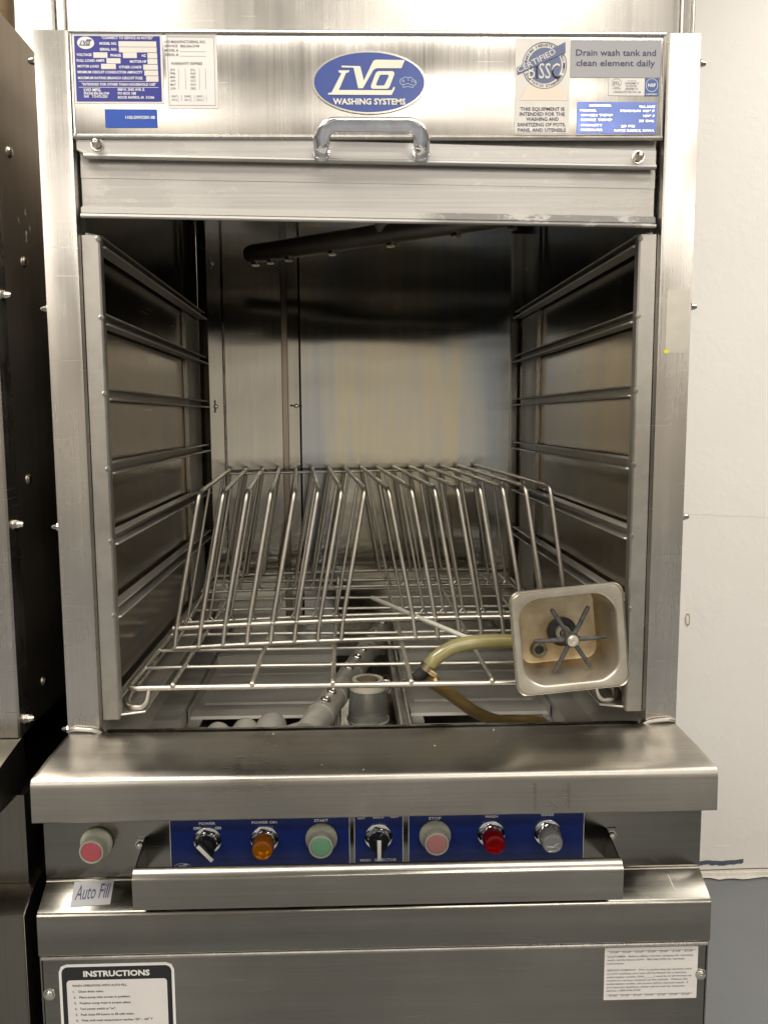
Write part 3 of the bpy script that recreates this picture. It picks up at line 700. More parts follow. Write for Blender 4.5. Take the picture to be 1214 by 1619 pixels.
lettering([('STOP', KX[4], 0.6765, 0.0038, 0.0165, .01, 'C'), ('WASH', KX[5], 0.6775, 0.0036, 0.0170, .01, 'C'), ('RINSE', KX[6], 0.6785, 0.0036, 0.0165, .01, 'C')], yT, WHITE, P3, extra=lambda bm: frame_lines(bm, 0.0425, 0.2740, 0.6130, 0.7150, 0.0006, yT))
def nut(x, z, y=-0.0208, parent=None):
    bm = bm_new(); lathe(bm, [(0, 0.0178), (0.0022, 0.0178), (0.0026, 0.0168), (0.0026, 0.0)], (x, y, z), (0, -1, 0), 28)
    lathe(bm, [(0.0026, 0.0160), (0.0060, 0.0160), (0.0070, 0.0150), (0.0070, 0)], (x, y, z), (0, -1, 0), 6)
    lathe(bm, [(0.006, 0.0138), (0.0085, 0.0140), (0.0092, 0.0132), (0.0092, 0)], (x, y, z), (0, -1, 0), 24)
    return part('lock_nut', bm, CHROME, parent=parent)
def lens(x, mat, lab, dzz=0.0):
    bm = bm_new(); y = -0.0208 - 0.008
    lathe(bm, [(0, 0.0132), (0.003, 0.0142), (0.010, 0.0142), (0.018, 0.0136), (0.0208, 0.0124), (0.0215, 0.0105), (0.0212, 0.0075), (0.0200, 0.0)], (x, y, KZ + dzz), (0, -1, 0), 32)
    lathe(bm, [(0.0195, 0.0), (0.016, 0.003), (0.010, 0.0058), (0.006, 0.0085), (0.004, 0.0)], (x, y, KZ + dzz), (0, -1, 0), 16)
    o = part('indicator_lamp', bm, mat, lab); nut(x, KZ + dzz, parent=o)
    bm = bm_new(); lathe(bm, [(0, 0.0100), (0.0015, 0.0095), (0.0015, 0)], (x, y - .0010, KZ + dzz), (0, -1, 0), 20); part('reflector', bm, SILVER, parent=o)
lens(KX[1], AMBER, 'amber indicator lamp under POWER ON'); lens(KX[5], REDL, 'red indicator lamp under WASH', 0.0010); lens(KX[6], CLEAR, 'clear indicator lamp under RINSE', 0.0015)
def button(x, z, mat, lab):
    bm = bm_new(); lathe(bm, [(0, 0.0132), (0.010, 0.0132), (0.0175, 0.0128), (0.0222, 0.0127), (0.0228, 0.0118), (0.0230, 0)], (x, -0.0215, z), (0, -1, 0), 28)
    o = part('push_button', bm, mat, lab)
    bm = bm_new(); lathe(bm, [(0, 0.0205), (0.003, 0.0208), (0.006, 0.0192), (0.009, 0.0168), (0.014, 0.0158), (0.021, 0.0160), (0.0235, 0.0152), (0.0242, 0.0140), (0.0232, 0.0131), (0.0208, 0.0130), (0.012, 0.0140), (0.002, 0.0175)], (x, -0.0209, z), (0, -1, 0), 32)
    part('boot', bm, BOOT, parent=o); nut(x, z, parent=o); return o
button(KX[2], KZ, GREEN, 'green push button under START'); button(KX[4], KZ + .0008, PINK, 'faded red push button under STOP')
button(-0.3625, 0.6540, PINK2, 'rose red push button above Auto Fill label')
def selector(x, z, ang, lab):
    bm = bm_new(); lathe(bm, [(0, 0.0122), (0.010, 0.0122), (0.0125, 0.0112), (0.0130, 0)], (x, -0.0285, z), (0, -1, 0), 28); o = part('selector_switch', bm, BLACK, lab)
    nut(x, z, parent=o)
    M_ = Matrix.Translation((x, -0.0335, z)) @ Matrix.Rotation(ang, 4, 'Y')
    bm = bm_new(); box(bm, -0.0050, 0.0050, -0.0165, -0.002, -0.0125, 0.0118, 0.0012); bmesh.ops.transform(bm, matrix=M_, verts=bm.verts); part('lever', bm, BLACK, parent=o)
    bm = bm_new(); box(bm, -0.0024, 0.0024, -0.0176, -0.0155, -0.0160, 0.0112, 0.0004)
    bmesh.ops.transform(bm, matrix=M_, verts=bm.verts); part('pointer', bm, WHITE, parent=o)
selector(KX[0], KZ, R(-42), 'black selector switch under POWER turned to OFF'); selector(KX[3], KZ, 0, 'black selector switch between WASH and SELECTOR')

# ---- Auto Fill label, lying on the sloping cover
sl0 = V3((-0.0215, 0.6035)); sl1 = V3((-0.0560, 0.5820)); sd = (sl1 - sl0); sn = V3((-sd.y, sd.x)).normalized() * -1
if sn.y < 0: sn = -sn
def slope(x, t, off):  # t: metres down the slope
    p = sl0 + sd.normalized() * t + sn * off; return V3((x, p.x, p.y))
bm = bm_new(); q4 = [(-0.3925, 0.0030), (-0.3420, 0.0010), (-0.3400, 0.0325), (-0.3900, 0.0355)]
a = [bm.verts.new(slope(x, t, 0.0006)) for x, t in q4]; b = [bm.verts.new(slope(x, t, 0.0001)) for x, t in q4]
bm.faces.new(a); bm.faces.new(b[::-1])
for i in range(4): bm.faces.new((a[i], a[(i + 1) % 4], b[(i + 1) % 4], b[i]))
AF = part('label', bm, GREYLAB, 'grey Auto Fill label')
bm = bm_new(); add_text(bm, 'Auto Fill', -0.3865, 0, 0.0200, 0.0420, .004, 'L', fn=lambda x, z: slope(x, 0.0265 - z - (x + 0.3865) * 0.06, 0.0009)); part('lettering', bm, INK, parent=AF)
bm = bm_new(); pts_ = [(0.3835, 0.009), (0.3848, 0.011), (0.3870, 0.031), (0.3852, 0.031)]
bm.faces.new([bm.verts.new(slope(x, t, 0.0004)) for x, t in pts_]); part('scratch', bm, plain('scuff', (0.46, 0.44, 0.40), 0.6, 0.3))
# ---- instructions label
yF = -0.0572
I1 = label_plate('instruction_label', -0.4060, -0.2600, 0.315, 0.5115, WHITE, yF, 0.0006, 0.010, 'black and white INSTRUCTIONS label on the lower panel')
bm = bm_new(); plate(bm, rrect(-0.3330, 0.4135, 0.1390, 0.189, 0.008, 4), yF - 0.0009, yF - 0.0006); part('label_field', bm, BLACK, parent=I1)
bm = bm_new(); plate(bm, rrect(-0.3330, 0.400, 0.1270, 0.180, 0.004, 3), yF - 0.0012, yF - 0.0009); part('label_field', bm, PAPER, parent=I1)
lettering([('INSTRUCTIONS', -0.3330, 0.4950, 0.0078, 0.084, .035, 'C')], yF - 0.0011, WHITE, I1)
lettering([('WASH OPERATION WITH AUTO FILL', -0.3895, 0.4815, 0.0030, 0.0690, .012, 'L'), ('1.   Close drain valve.', -0.3890, 0.4735, 0.0030, 0.0390, .012, 'L'), ('2.   Place pump inlet screen in position.', -0.3885, 0.4655, 0.0030, 0.0720, .012, 'L'),
           ('3.   Position scrap trays in proper place.', -0.3880, 0.4575, 0.0030, 0.0720, .012, 'L'), ('4.   Turn power switch to "on".', -0.3875, 0.4495, 0.0030, 0.0520, .012, 'L'), ('5.   Push Auto-Fill button to fill with water.', -0.3870, 0.4415, 0.0030, 0.0750, .012, 'L'),
           ('6.   Wait until wash temperature reaches 150\u00b0 - 160\u00b0 F', -0.3865, 0.4335, 0.0030, 0.0970, .012, 'L')], yF - 0.0014, INK, I1)
# ---- service warning sticker
I2 = label_plate('service_sticker', 0.2935, 0.4155, 0.4440, 0.5165, PAPER, yF, 0.0006, 0.0008, 'white sticker with rows of STOP around small print')
st = '**STOP***STOP***STOP***STOP***STOP***STOP***STOP**'
bd = [('CUSTOMER - Before calling a service company for warranty', .112), ('work, call the factory (LVO - 800-346-5749) for warranty', .101), ('instructions.', .022), ('', 0),
      ('SERVICE COMPANY - Prior to performing any warranty work', .111), ('on LVO machines, you must call the factory for a warranty', .104), ('authorization number (WA______) must be on all invoices we', .111), ('receive for services rendered on the machine.  Without this', .106),
      ('authorization number, the invoice will be returned unpaid.  If', .107), ('you have any questions, please call and ask for customer', .103), ('service 1-800-346-5749.', .045)]
lines = [(st, 0.2970, 0.5095, 0.0029, 0.1150, .02, 'L'), (st, 0.2970, 0.4490, 0.0029, 0.1130, .02, 'L')]
for i, (s_, wd) in enumerate(bd):
    if s_: lines.append((s_, 0.2970, 0.5035 - i * 0.00475, 0.0025, wd, .004, 'L'))
lettering(lines, yF - 0.0009, GINK, I2)

# ---- header labels
yH = -0.0016
I3 = label_plate('rating_plate', -0.3540, -0.2480, 1.5765, 1.6560, PAPER, yH, 0.0006, 0.0015, 'blue electrical rating plate with silver fields')
bm = bm_new(); plate(bm, rrect(-0.3010, 1.6158, 0.1010, 0.0740, 0.0004, 1), yH - 0.0009, yH - 0.0006); part('label_field', bm, BLUE2, parent=I3)
def cz(u, v): return (-0.3545 + (u - 45) * (0.1062 / 715), 1.6560 - (v - 65) * (0.0797 / 545))   # crop frame of the plate
bm = bm_new()
for (u0, v0, u1, v1) in ((416, 128, 716, 170), (418, 173, 718, 213), (213, 214, 325, 256), (448, 214, 558, 257), (642, 217, 720, 259), (316, 259, 427, 299), (642, 263, 720, 303), (271, 302, 388, 342), (606, 307, 722, 347), (614, 352, 723, 392), (626, 396, 724, 437)):
    x0, z0 = cz(u0, v1); x1, z1 = cz(u1, v0); rect(bm, x0, x1, z0, z1, yH - 0.0012)
part('entry_field', bm, FIELD, parent=I3)
ls = []
for s_, u, v, u1, b_ in (('"CONNECT TO SERVICE AS NOTED"', 282, 111, 692, .01), ('MODEL NO.', 266, 155, 404, .01), ('SERIAL NO.', 266, 200, 405, .01), ('VOLTAGE', 80, 242, 200, .01), ('PHASE', 350, 246, 433, .01), ('HZ', 598, 247, 631, .01),
        ('FULL LOAD AMPS', 80, 287, 299, .01), ('MOTOR HP', 502, 293, 634, .01), ('MOTOR LOAD', 84, 331, 254, .01), ('OTHER LOADS', 413, 336, 592, .01), ('MINIMUM CIRCUIT CONDUCTOR AMPACITY', 82, 376, 600, .01), ('MAXIMUM RATING BRANCH CIRCUIT FUSE', 84, 421, 597, .01),
        ('"INTENDED FOR OTHER THAN HOUSEHOLD USE"', 112, 470, 702, .01), ('LVO MFG.', 126, 515, 264, .02), ('PHONE 800-346-5749', 126, 541, 326, .01), ('FAX    712-472-2203', 126, 565, 312, .01), ('808 N. 2ND AVE. E.', 396, 510, 612, .01), ('PO BOX 188', 396, 540, 540, .01), ('ROCK RAPIDS, IA  51246', 396, 571, 686, .01)):
    x, z = cz(u, v); x1, _ = cz(u1, v); ls.append((s_, x, z, 0.0030 if b_ < .02 else 0.0034, x1 - x, b_, 'L'))
def ex3(bm):
    for v in (438, 484):
        x0, z0 = cz(88, v + 1.5); x1, z1 = cz(722, v - 1.5); rect(bm, x0, x1, z0, z1, yH - 0.0012)
lettering(ls, yH - 0.0012, WHITE, I3, extra=ex3)
ox, oz = cz(156, 141); bm = bm_new(); plate(bm, ellipse(ox, oz, 0.0100, 0.0070, 32), yH - 0.0012, yH - 0.0009); LG = part('oval_badge', bm, PAPER, parent=I3)
bm = bm_new(); logo(bm, ox + .0003, oz - .0006, 0.0000235, yH - 0.0014, False); part('lettering', bm, INK, parent=I3)
I4 = label_plate('warranty_sticker', -0.2445, -0.1835, 1.5712, 1.6555, PAPER, yH, 0.0006, 0.001, 'white warranty sticker with month grid')
bm = bm_new(); frame_lines(bm, -0.2420, -0.1865, 1.5745, 1.6525, 0.0004, yH - 0.0009)
def wz(u, v): return (-0.3545 + (u - 45) * (0.1062 / 715), 1.6560 - (v - 65) * (0.0797 / 545))
for (u0, u1, v) in ((900, 1110, 205), (898, 1112, 240)):
    x0, z0 = wz(u0, v); x1, _ = wz(u1, v); rect(bm, x0, x1, z0, z0 + 0.0003, yH - 0.0009)
for u in (884, 938, 1050, 1100):
    x0, z1 = wz(u, 330); _, z0 = wz(u, 498); rect(bm, x0, x0 + 0.0003, z0, z1, yH - 0.0009)
for u in (876, 902, 978, 1004, 1078, 1102):
    x0, z1 = wz(u, 540); _, z0 = wz(u, 592); rect(bm, x0, x0 + 0.0003, z0, z1, yH - 0.0009)
ls = []
for s_, u, v, u1, cp in (('LVO MANUFACTURING, INC.', 778, 137, 1110, .0030), ('SERVICE', 780, 169, 884, .0028), ('800-346-5749', 906, 170, 1058, .0028), ('MODEL #', 782, 203, 888, .0028), ('SERIAL #', 782, 236, 888, .0028), ('WARRANTY EXPIRES', 827, 305, 1077, .0030)):
    x, z = wz(u, v); ls.append((s_, x, z, cp, wz(u1, v)[0] - x, .008, 'L'))
for i, (a_, b_) in enumerate((('JAN.', 'JUL.'), ('FEB.', 'AUG.'), ('MAR.', 'SEP.'), ('APR.', 'OCT.'), ('MAY', 'NOV.'), ('JUN.', 'DEC.'))):
    for s_, u in ((a_, 818), (b_, 980)):
        x, z = wz(u, 351 + 29 * i); ls.append((s_, x, z, .0024, .0066, 0, 'L'))
for i, row in enumerate((('2007', '2008', '2009'), ('2010', '2011', '2012'))):
    for s_, u in zip(row, (822, 926, 1022)):
        x, z = wz(u, 557 + 28 * i); ls.append((s_, x, z, .0022, .0068, 0, 'L'))
for ln in ls: add_text(bm, *ln[:6], ln[6], yH - 0.0009)
part('lettering', bm, GINK, parent=I4)
I5 = label_plate('asset_sticker', -0.3190, -0.2570, 1.5487, 1.5700, BLUE3, yH, 0.0005, 0.0004, 'bright blue asset number sticker')
lettering([('1102-DWC001-08', -0.2945, 1.5590, 0.0036, 0.0350, .012, 'L')], yH - 0.0008, WHITE, I5)

# oval badge
bm = bm_new(); plate(bm, ellipse(-0.0020, 1.6010, 0.0685, 0.0362, 72), yH - 0.0022, yH, 0.0006); OV = part('oval_badge', bm, SILVER, 'oval blue maker badge above the handle')
bm = bm_new(); plate(bm, ellipse(-0.0020, 1.6010, 0.0662, 0.0340, 72), yH - 0.0026, yH - 0.0021); part('badge_field', bm, OVAL, parent=OV)
bm = bm_new(); kk = 0.0685 / 499; logo(bm, -0.0020, 1.6012, kk, yH - 0.0030, False)
add_text(bm, 'WASHING SYSTEMS', -0.0020 - 0.0438, 1.5755, 0.0070, 0.0872, .028, 'L', yH - 0.0030); part('lettering', bm, CREAM, parent=OV)
bm = bm_new()
def hat_only(bm):
    f = lambda u, v: bm.verts.new((-0.0020 + (u - 569) * kk, yH - 0.0030, 1.6012 - (v - 340) * kk))
    def stroke(pts, wd=3.0):
        for (u0, v0), (u1, v1) in zip(pts, pts[1:]):
            d = V3((u1 - u0, v1 - v0, 0)); nn = V3((-d.y, d.x, 0)).normalized() * wd
            bm.faces.new((f(u0 + nn.x, v0 + nn.y), f(u1 + nn.x, v1 + nn.y), f(u1 - nn.x, v1 - nn.y), f(u0 - nn.x, v0 - nn.y)))
    for pl in (HAT, [(868, 362), (905, 352), (950, 366)], [(908, 308), (910, 330)], [(852, 332), (878, 322)], [(862, 347), (876, 332)], [(935, 322), (948, 342)], [(958, 330), (970, 348)]): stroke(pl)
hat_only(bm); part('chef_hat_mark', bm, plain('pale_blue_line', (0.35, 0.42, 0.55), 0.4), parent=OV)

# certification decal (foil) with round seal and banner
FOIL = steel('foil_decal', (0.42, 0.40, 0.37), 0.42, 0.1, 'N', smudge=0.15)
SEALB = plain('seal_blue', (0.075, 0.10, 0.20), 0.35)
def bz(u, v): return (0.1745 + (u - 58) * (0.1768 / 902), 1.6530 - (v - 70) * (0.1100 / 604))
x0, z0 = bz(56, 668); x1, z1 = bz(396, 72)
I6 = label_plate('certification_decal', x0, x1, z0, z1, FOIL, yH, 0.0004, 0.0008, 'foil certification decal with round seal and banner')
cx_, cz_ = bz(237, 242); r1 = 0.0270
bm = bm_new(); ellipse_ring(bm, cx_, cz_, r1, r1, 0.0009, yH - 0.0008); bm.faces.new([bm.verts.new((x, yH - 0.0008, z)) for x, z in ellipse(cx_, cz_, 0.0205, 0.0205, 40)])
part('seal', bm, SEALB, parent=I6)
bm = bm_new()
def ringtext(bm, s, a0, a1, rad, cap, flip=False):
    n = len(s)
    for i, ch in enumerate(s):
        if ch == ' ': continue
        a = R(a0 + (a1 - a0) * i / max(1, n - 1)); ux, uz = math.cos(a), math.sin(a)
        sg = -1 if flip else 1
        add_text(bm, ch, -cap * 0.35, -cap / 2, cap, cap * 0.72 if ch != 'I' else cap * .22, .01, 'L', fn=lambda px, pz, ux=ux, uz=uz: (cx_ + ux * rad + sg * (uz * px + ux * pz), yH - 0.0010, cz_ + uz * rad + sg * (-ux * px + uz * pz)))
ringtext(bm, 'BAKING INDUSTRY', 168, 62, 0.0235, 0.0033); ringtext(bm, 'SANITATION STANDARDS COMMITTEE', 205, 395, 0.0235, 0.0030, True)
part('lettering', bm, INK, parent=I6)
bm = bm_new(); add_text(bm, 'BISSC', cx_ - 0.0195, cz_ - 0.0150, 0.0185, 0.0380, .0, 'L', yH - 0.0013); part('lettering', bm, FOIL, parent=I6)
bpts = [bz(66, 255), bz(362, 95), bz(364, 160), bz(70, 300)]
bm = bm_new(); plate(bm, bpts, yH - 0.0016, yH - 0.0004); BN = part('banner', bm, SEALB, parent=I6)
ang = math.atan2(bpts[1][1] - bpts[0][1], bpts[1][0] - bpts[0][0]); bx, bzv = bz(76, 292)
bm = bm_new(); add_text(bm, 'CERTIFIED', 0, 0, 0.0066, 0.0505, .005, 'L', fn=lambda px, pz: (bx + px * math.cos(ang) - pz * math.sin(ang), yH - 0.0018, bzv + px * math.sin(ang) + pz * math.cos(ang))); part('lettering', bm, FOIL, parent=I6)
bm = bm_new(); plate(bm, [bz(138, 365), bz(332, 365), bz(384, 462), bz(88, 462)], yH - 0.0007, yH - 0.0004); part('seal_base', bm, plain('seal_tan', (0.46, 0.40, 0.34), 0.4, 0.6), parent=I6)
ls = []
for s_, u, v, u1 in (('THIS EQUIPMENT IS', 90, 528, 365), ('INTENDED FOR THE', 86, 560, 368), ('WASHING AND', 128, 592, 330), ('SANITIZING OF POTS,', 74, 627, 374), ('PANS, AND UTENSILS', 76, 662, 376)):
    x, z = bz(u, v); ls.append((s_, x, z, 0.0042, bz(u1, v)[0] - x, .006, 'L'))
lettering(ls, yH - 0.0008, INK, I6)
x0, z0 = bz(398, 316); x1, z1 = bz(958, 80)
I7 = label_plate('drain_label', x0, x1, z0, z1, GREYLAB, yH, 0.0005, 0.0004, 'grey label asking to drain wash tank daily')
ls = []
for s_, u, v, u1 in (('Drain wash tank and', 430, 178, 926), ('clean element daily', 432, 243, 922)):
    x, z = bz(u, v); ls.append((s_, x, z, 0.0074, bz(u1, v)[0] - x, .008, 'L'))
lettering(ls, yH - 0.0008, INK, I7)
x0, z0 = bz(638, 430); x1, z1 = bz(862, 320)
I8 = label_plate('listing_sticker', x0, x1, z0, z1, PAPER, yH - 0.0002, 0.0005, 0.0006, 'small pale testing laboratory sticker')
ls = []
for s_, u, v, u1, cp in (('ETL', 666, 362, 706, .0038), ('LISTED', 662, 390, 714, .0012), ('INTERTEK', 754, 340, 810, .0010), ('CONFORMS TO', 738, 358, 826, .0022), ('UL STD 921', 744, 376, 812, .0022), ('CERTIFIED TO', 740, 394, 820, .0022), ('CAN/CSA STD C22.2 NO. 168', 668, 413, 838, .0022)):
    x, z = bz(u, v); ls.append((s_, x, z, cp, bz(u1, v)[0] - x, .006, 'L'))
ex, ez = bz(686, 351)
lettering(ls, yH - 0.0010, GINK, I8, extra=lambda bm: ellipse_ring(bm, ex, ez, 0.0058, 0.0052, 0.0004, yH - 0.0010, 28))
x0, z0 = bz(864, 432); x1, z1 = bz(950, 320)
I9 = label_plate('sanitation_sticker', x0, x1, z0, z1, plain('nsf_blue', (0.05, 0.10, 0.28), 0.4), yH - 0.0002, 0.0005, 0.0006, 'small square blue sanitation mark sticker')
ex2, ez2 = bz(906, 364)
lettering([('NSF', ex2 - 0.0048, ez2 - 0.0018, 0.0038, 0.0096, .02, 'L'), ('LISTED', ex2 - 0.0066, bz(0, 426)[1], 0.0016, 0.0132, .02, 'L')], yH - 0.0010, WHITE, I9, extra=lambda bm: ellipse_ring(bm, ex2, ez2, 0.0074, 0.0078, 0.0005, yH - 0.0010, 28))
x0, z0 = bz(444, 672); x1, z1 = bz(944, 470)
FBLUE = steel('blue_foil', (0.09, 0.12, 0.27), 0.28, 0.2, 'N', smudge=0.25, wave=0.2)
I10 = label_plate('data_plate', x0, x1, z0, z1, FBLUE, yH, 0.0004, 0.0008, 'crinkled blue foil data plate under the drain label')
ls = []
for s_, u, v, u1 in (('LVO MANUFACTURING', 520, 500, 655), ('MODEL', 462, 532, 566), ('WASH TEMP', 466, 562, 668), ('RINSE TEMP', 468, 592, 664), ('CAPACITY', 468, 626, 604), ('PRESSURE', 470, 656, 604), ('MFG. DATE', 832, 508, 930), ('MINIMUM 150\u00b0 F', 716, 534, 928), ('180\u00b0 F', 858, 566, 930), ('22 GAL', 832, 598, 930), ('20 PSI', 720, 632, 806), ('ROCK RAPIDS, IOWA', 680, 660, 930)):
    x, z = bz(u, v); ls.append((s_, x, z, 0.0026, bz(u1, v)[0] - x, .012, 'L'))
lettering(ls, yH - 0.0008, SILVER, I10)
# tape patches and paint dot on the right post
bm = bm_new(); box(bm, 0.3690, 0.3975, -0.0006, 0.0, 1.2790, 1.3560); part('tape_patch', bm, steel('dull_tape', (0.56, 0.53, 0.46), 0.38, 0.0, 'N', smudge=0.3), 'dull tape patch high on the right post')
bm = bm_new(); plate(bm, blob(0.3700, 1.2810, 0.0032, 0.0028, 14, 0.25, 8), -0.0011, -0.0006); part('paint_dot', bm, YEL, 'yellow paint dot beside the tape patch')

# ================================================================ chamber floor, arms
for s in (-1, 1):
    bm = bm_new()
    pf = [(0.3600, 0.8000), (0.3360, 0.7400), (0.2960, 0.7395), (0.2920, 0.7150)]
    for (a, b) in zip(pf, pf[1:]):
        vs = [bm.verts.new((s * a[0], 0.012, a[1])), bm.verts.new((s * b[0], 0.012, b[1])), bm.verts.new((s * b[0], 0.79, b[1])), bm.verts.new((s * a[0], 0.79, a[1]))]; bm.faces.new(vs)
        vs = [bm.verts.new((s * a[0], 0.012, a[1] - .002)), bm.verts.new((s * b[0], 0.012, b[1] - .002)), bm.verts.new((s * b[0], 0.79, b[1] - .002)), bm.verts.new((s * a[0], 0.79, a[1] - .002))]; bm.faces.new(vs)
    part('tank_ledge', bm, S_TRAY)
bm = bm_new(); box(bm, -0.36, 0.36, 0.012, 0.79, 0.640, 0.650); part('tank_floor', bm, S_SIDE)
bm = bm_new(); box(bm, -0.36, 0.36, 0.014, 0.020, 0.650, 0.790); part('tank_front_wall', bm, S_BODY)
# centre divider channel with bolts
bm = bm_new(); prism_x(bm, [(0.04, 0.700), (0.04, 0.740), (0.76, 0.740), (0.76, 0.700)], 0.0440, 0.0475); prism_x(bm, [(0.04, 0.700), (0.04, 0.738), (0.76, 0.738), (0.76, 0.700)], 0.0575, 0.0610); box(bm, 0.0475, 0.0575, 0.04, 0.76, 0.722, 0.7245)
DIV = part('tank_divider', bm, S_ARM)
for y in (0.16, 0.37, 0.60):
    bm = bm_new(); lathe(bm, [(0, 0.0045), (0.003, 0.0045), (0.0035, 0)], (0.0660, y, 0.7300), (0.2, 0, 1), 6); part('bolt', bm, ZINC, parent=DIV)
bm = bm_new(); box(bm, -0.0560, -0.0525, 0.04, 0.30, 0.700, 0.738, 0.0005); box(bm, -0.0500, -0.0470, 0.04, 0.30, 0.700, 0.736, 0.0005); part('tank_divider', bm, S_ARM)
# lower wash arm
ax0 = V3((-0.0935, 0.050, 0.7630)); ax1 = V3((0.0420, 0.620, 0.7630)); ad = (ax1 - ax0)
bm = bm_new(); n = 40; tube(bm, [ax0 + ad * (i / n) for i in range(n + 1)], 0.0200, 18)
ARM = part('lower_wash_arm', bm, S_ARM, 'scaled lower wash arm under the racks')
for t in (0.13, 0.27, 0.47, 0.70, 0.86):
    p = ax0 + ad * t; bm = bm_new(); tube(bm, [p - ad.normalized() * 0.005, p + ad.normalized() * 0.005], 0.0214, 20); part('pipe_band', bm, S_ARM, parent=ARM)
for t in (0.155, 0.215, 0.42, 0.52, 0.60, 0.79, 0.93):
    p = ax0 + ad * t + V3((0.004, 0, 0.0185)); bm = bm_new(); lathe(bm, [(0, 0.0078), (0.003, 0.0075), (0.0045, 0.0068)], p, (0.25, -0.1, 1), 6); lathe(bm, [(0.0045, 0.0062), (0.0060, 0.0040), (0.0040, 0.0026), (0.003, 0)], p, (0.25, -0.1, 1), 12); part('spray_nozzle', bm, ZINC, parent=ARM)
for i, (x, r) in enumerate(((-0.2270, 0.0200), (-0.1880, 0.0200), (-0.1500, 0.0235))):
    bm = bm_new(); lathe(bm, [(-0.07, r * 0.9), (-0.03, r), (0.0, r), (0.010, r * 0.88), (0.017, r * 0.60), (0.021, 0)], (x, 0.120 + 0.012 * i, 0.7370 + 0.001 * i), (0.10, 0.93, 0.22), 20); part('pipe_end', bm, S_ARM, parent=ARM)
bm = bm_new(); tube(bm, smooth_path([(-0.1500, 0.07, 0.740), (-0.118, 0.075, 0.752), (-0.0900, 0.075, 0.760)]), 0.0165, 14); part('pipe_elbow', bm, S_ARM, parent=ARM)
# upper wash arm
u0 = V3((-0.2080, 0.470, 1.4950)); u1 = V3((0.2700, 0.150, 1.4950)); ud = u1 - u0
bm = bm_new(); tube(bm, [u0 + ud.normalized() * d for d in (-0.002, 0.0, 0.008)] + [u0 + ud * (i / 12) for i in range(1, 12)] + [u1], 0.016, 16, radii=[0.009, 0.014, 0.0165] + [0.0165] * 12)
UARM = part('upper_wash_arm', bm, S_UARM, 'upper wash arm hanging under the chamber ceiling')
for t in (0.03, 0.09, 0.16, 0.32, 0.52, 0.72, 0.88):
    p = u0 + ud * t + V3((0.0, 0, -0.0150)); bm = bm_new(); lathe(bm, [(0, 0.0080), (0.006, 0.0074), (0.0062, 0.0040), (0.0070, 0)], p, (0, -0.15, -1), 8); part('spray_nozzle', bm, ZINC, parent=UARM)
bm = bm_new(); tube(bm, [u0 + ud * 0.5, V3((u0 + ud * 0.5).to_tuple()[:2] + (1.600,))], 0.017, 14); part('arm_spindle', bm, S_ARM, parent=UARM)

# scrap trays (two, lift out)
def scrap_tray(x0, x1, label, flip):
    t = thing('scrap_tray', label, 'tray', ((x0 + x1) / 2, 0.38, 0.715), 'scrap trays in the tank')
    bm = bm_new(); y0, y1 = 0.2250, 0.5050
    # floor with a step, back wall, folded front bar
    prism_x(bm, [(0.2680, 0.7175), (0.2710, 0.7200), (0.300, 0.7180), (0.365, 0.7160), (0.372, 0.7195), (0.430, 0.7185), (y1, 0.7180), (y1, 0.7160), (0.430, 0.7165), (0.370, 0.7172), (0.365, 0.7140), (0.300, 0.7160), (0.2680, 0.7150)], x0, x1); part('tray_floor', bm, S_TRAY, parent=t)
    bm = bm_new(); prism_x(bm, [(y1 - 0.003, 0.7165), (y1 - 0.001, 0.7400), (y1 + 0.012, 0.7400), (y1 + 0.012, 0.7380), (y1 + 0.001, 0.7380), (y1, 0.7165)], x0, x1); part('tray_back', bm, S_TRAY, parent=t)
    pts = [(x0 + 0.010, 0.1800), (x0 + 0.028, 0.1800), (x0 + 0.036, 0.2000), (x1 - 0.006, 0.2000), (x1 - 0.006, 0.2350), (x0 + 0.002, 0.2350)]
    bm = bm_new(); prism_x(bm, [(0.2310, 0.7190), (0.2330, 0.7235), (0.2480, 0.7245), (0.2640, 0.7235), (0.2680, 0.7190)], x0, x1); part('tray_front_bar', bm, S_TRAY, parent=t)
    for (xa, xb) in ((x0, x0 + 0.020), (x1 - 0.010, x1)):
        bm = bm_new(); box(bm, xa, xb, 0.206, 0.2312, 0.7165, 0.7190, 0.0006); part('tray_ear', bm, S_TRAY, parent=t)
    bm = bm_new(); prism_x(bm, [(0.10, 0.7150), (0.150, 0.7185), (0.204, 0.7170), (0.207, 0.7150), (0.207, 0.7130), (0.10, 0.7130)], x0, x1); part('tray_lip', bm, S_TRAY, parent=t)
    # row of slots in the back wall: small proud teeth
    bm = bm_new(); n_ = int((x1 - x0 - 0.02) / 0.0048)
    for i in range(n_):
        x = x0 + 0.012 + i * 0.0048; box(bm, x, x + 0.0026, y1 - 0.0042, y1 - 0.0032, 0.7195, 0.7250)
    o = part('perforation_row', bm, RUBBER, parent=t)
    # second deck behind
    bm = bm_new(); box(bm, x0, x1, y1 + 0.0125, 0.760, 0.7340, 0.7365, 0.0006); part('tray_deck', bm, S_TRAY, parent=t)
    for yr in (0.300, 0.455):
        bm = bm_new(); prism_x(bm, [(yr - 0.004, 0.7175), (yr, 0.7212 if yr < .44 else 0.7205), (yr + 0.004, 0.7175)], x0 + 0.012, x1 - 0.010); part('tray_ridge', bm, S_TRAY, parent=t)
    # side return
    xs_ = x0 if not flip else x1
    bm = bm_new(); prism_x(bm, [(0.22, 0.7170), (0.22, 0.7385), (0.74, 0.7385), (0.74, 0.7170)], min(xs_, xs_ + (0.0015 if not flip else -0.0015)), max(xs_, xs_ + (0.0015 if not flip else -0.0015))); part('tray_side', bm, S_TRAY, parent=t)
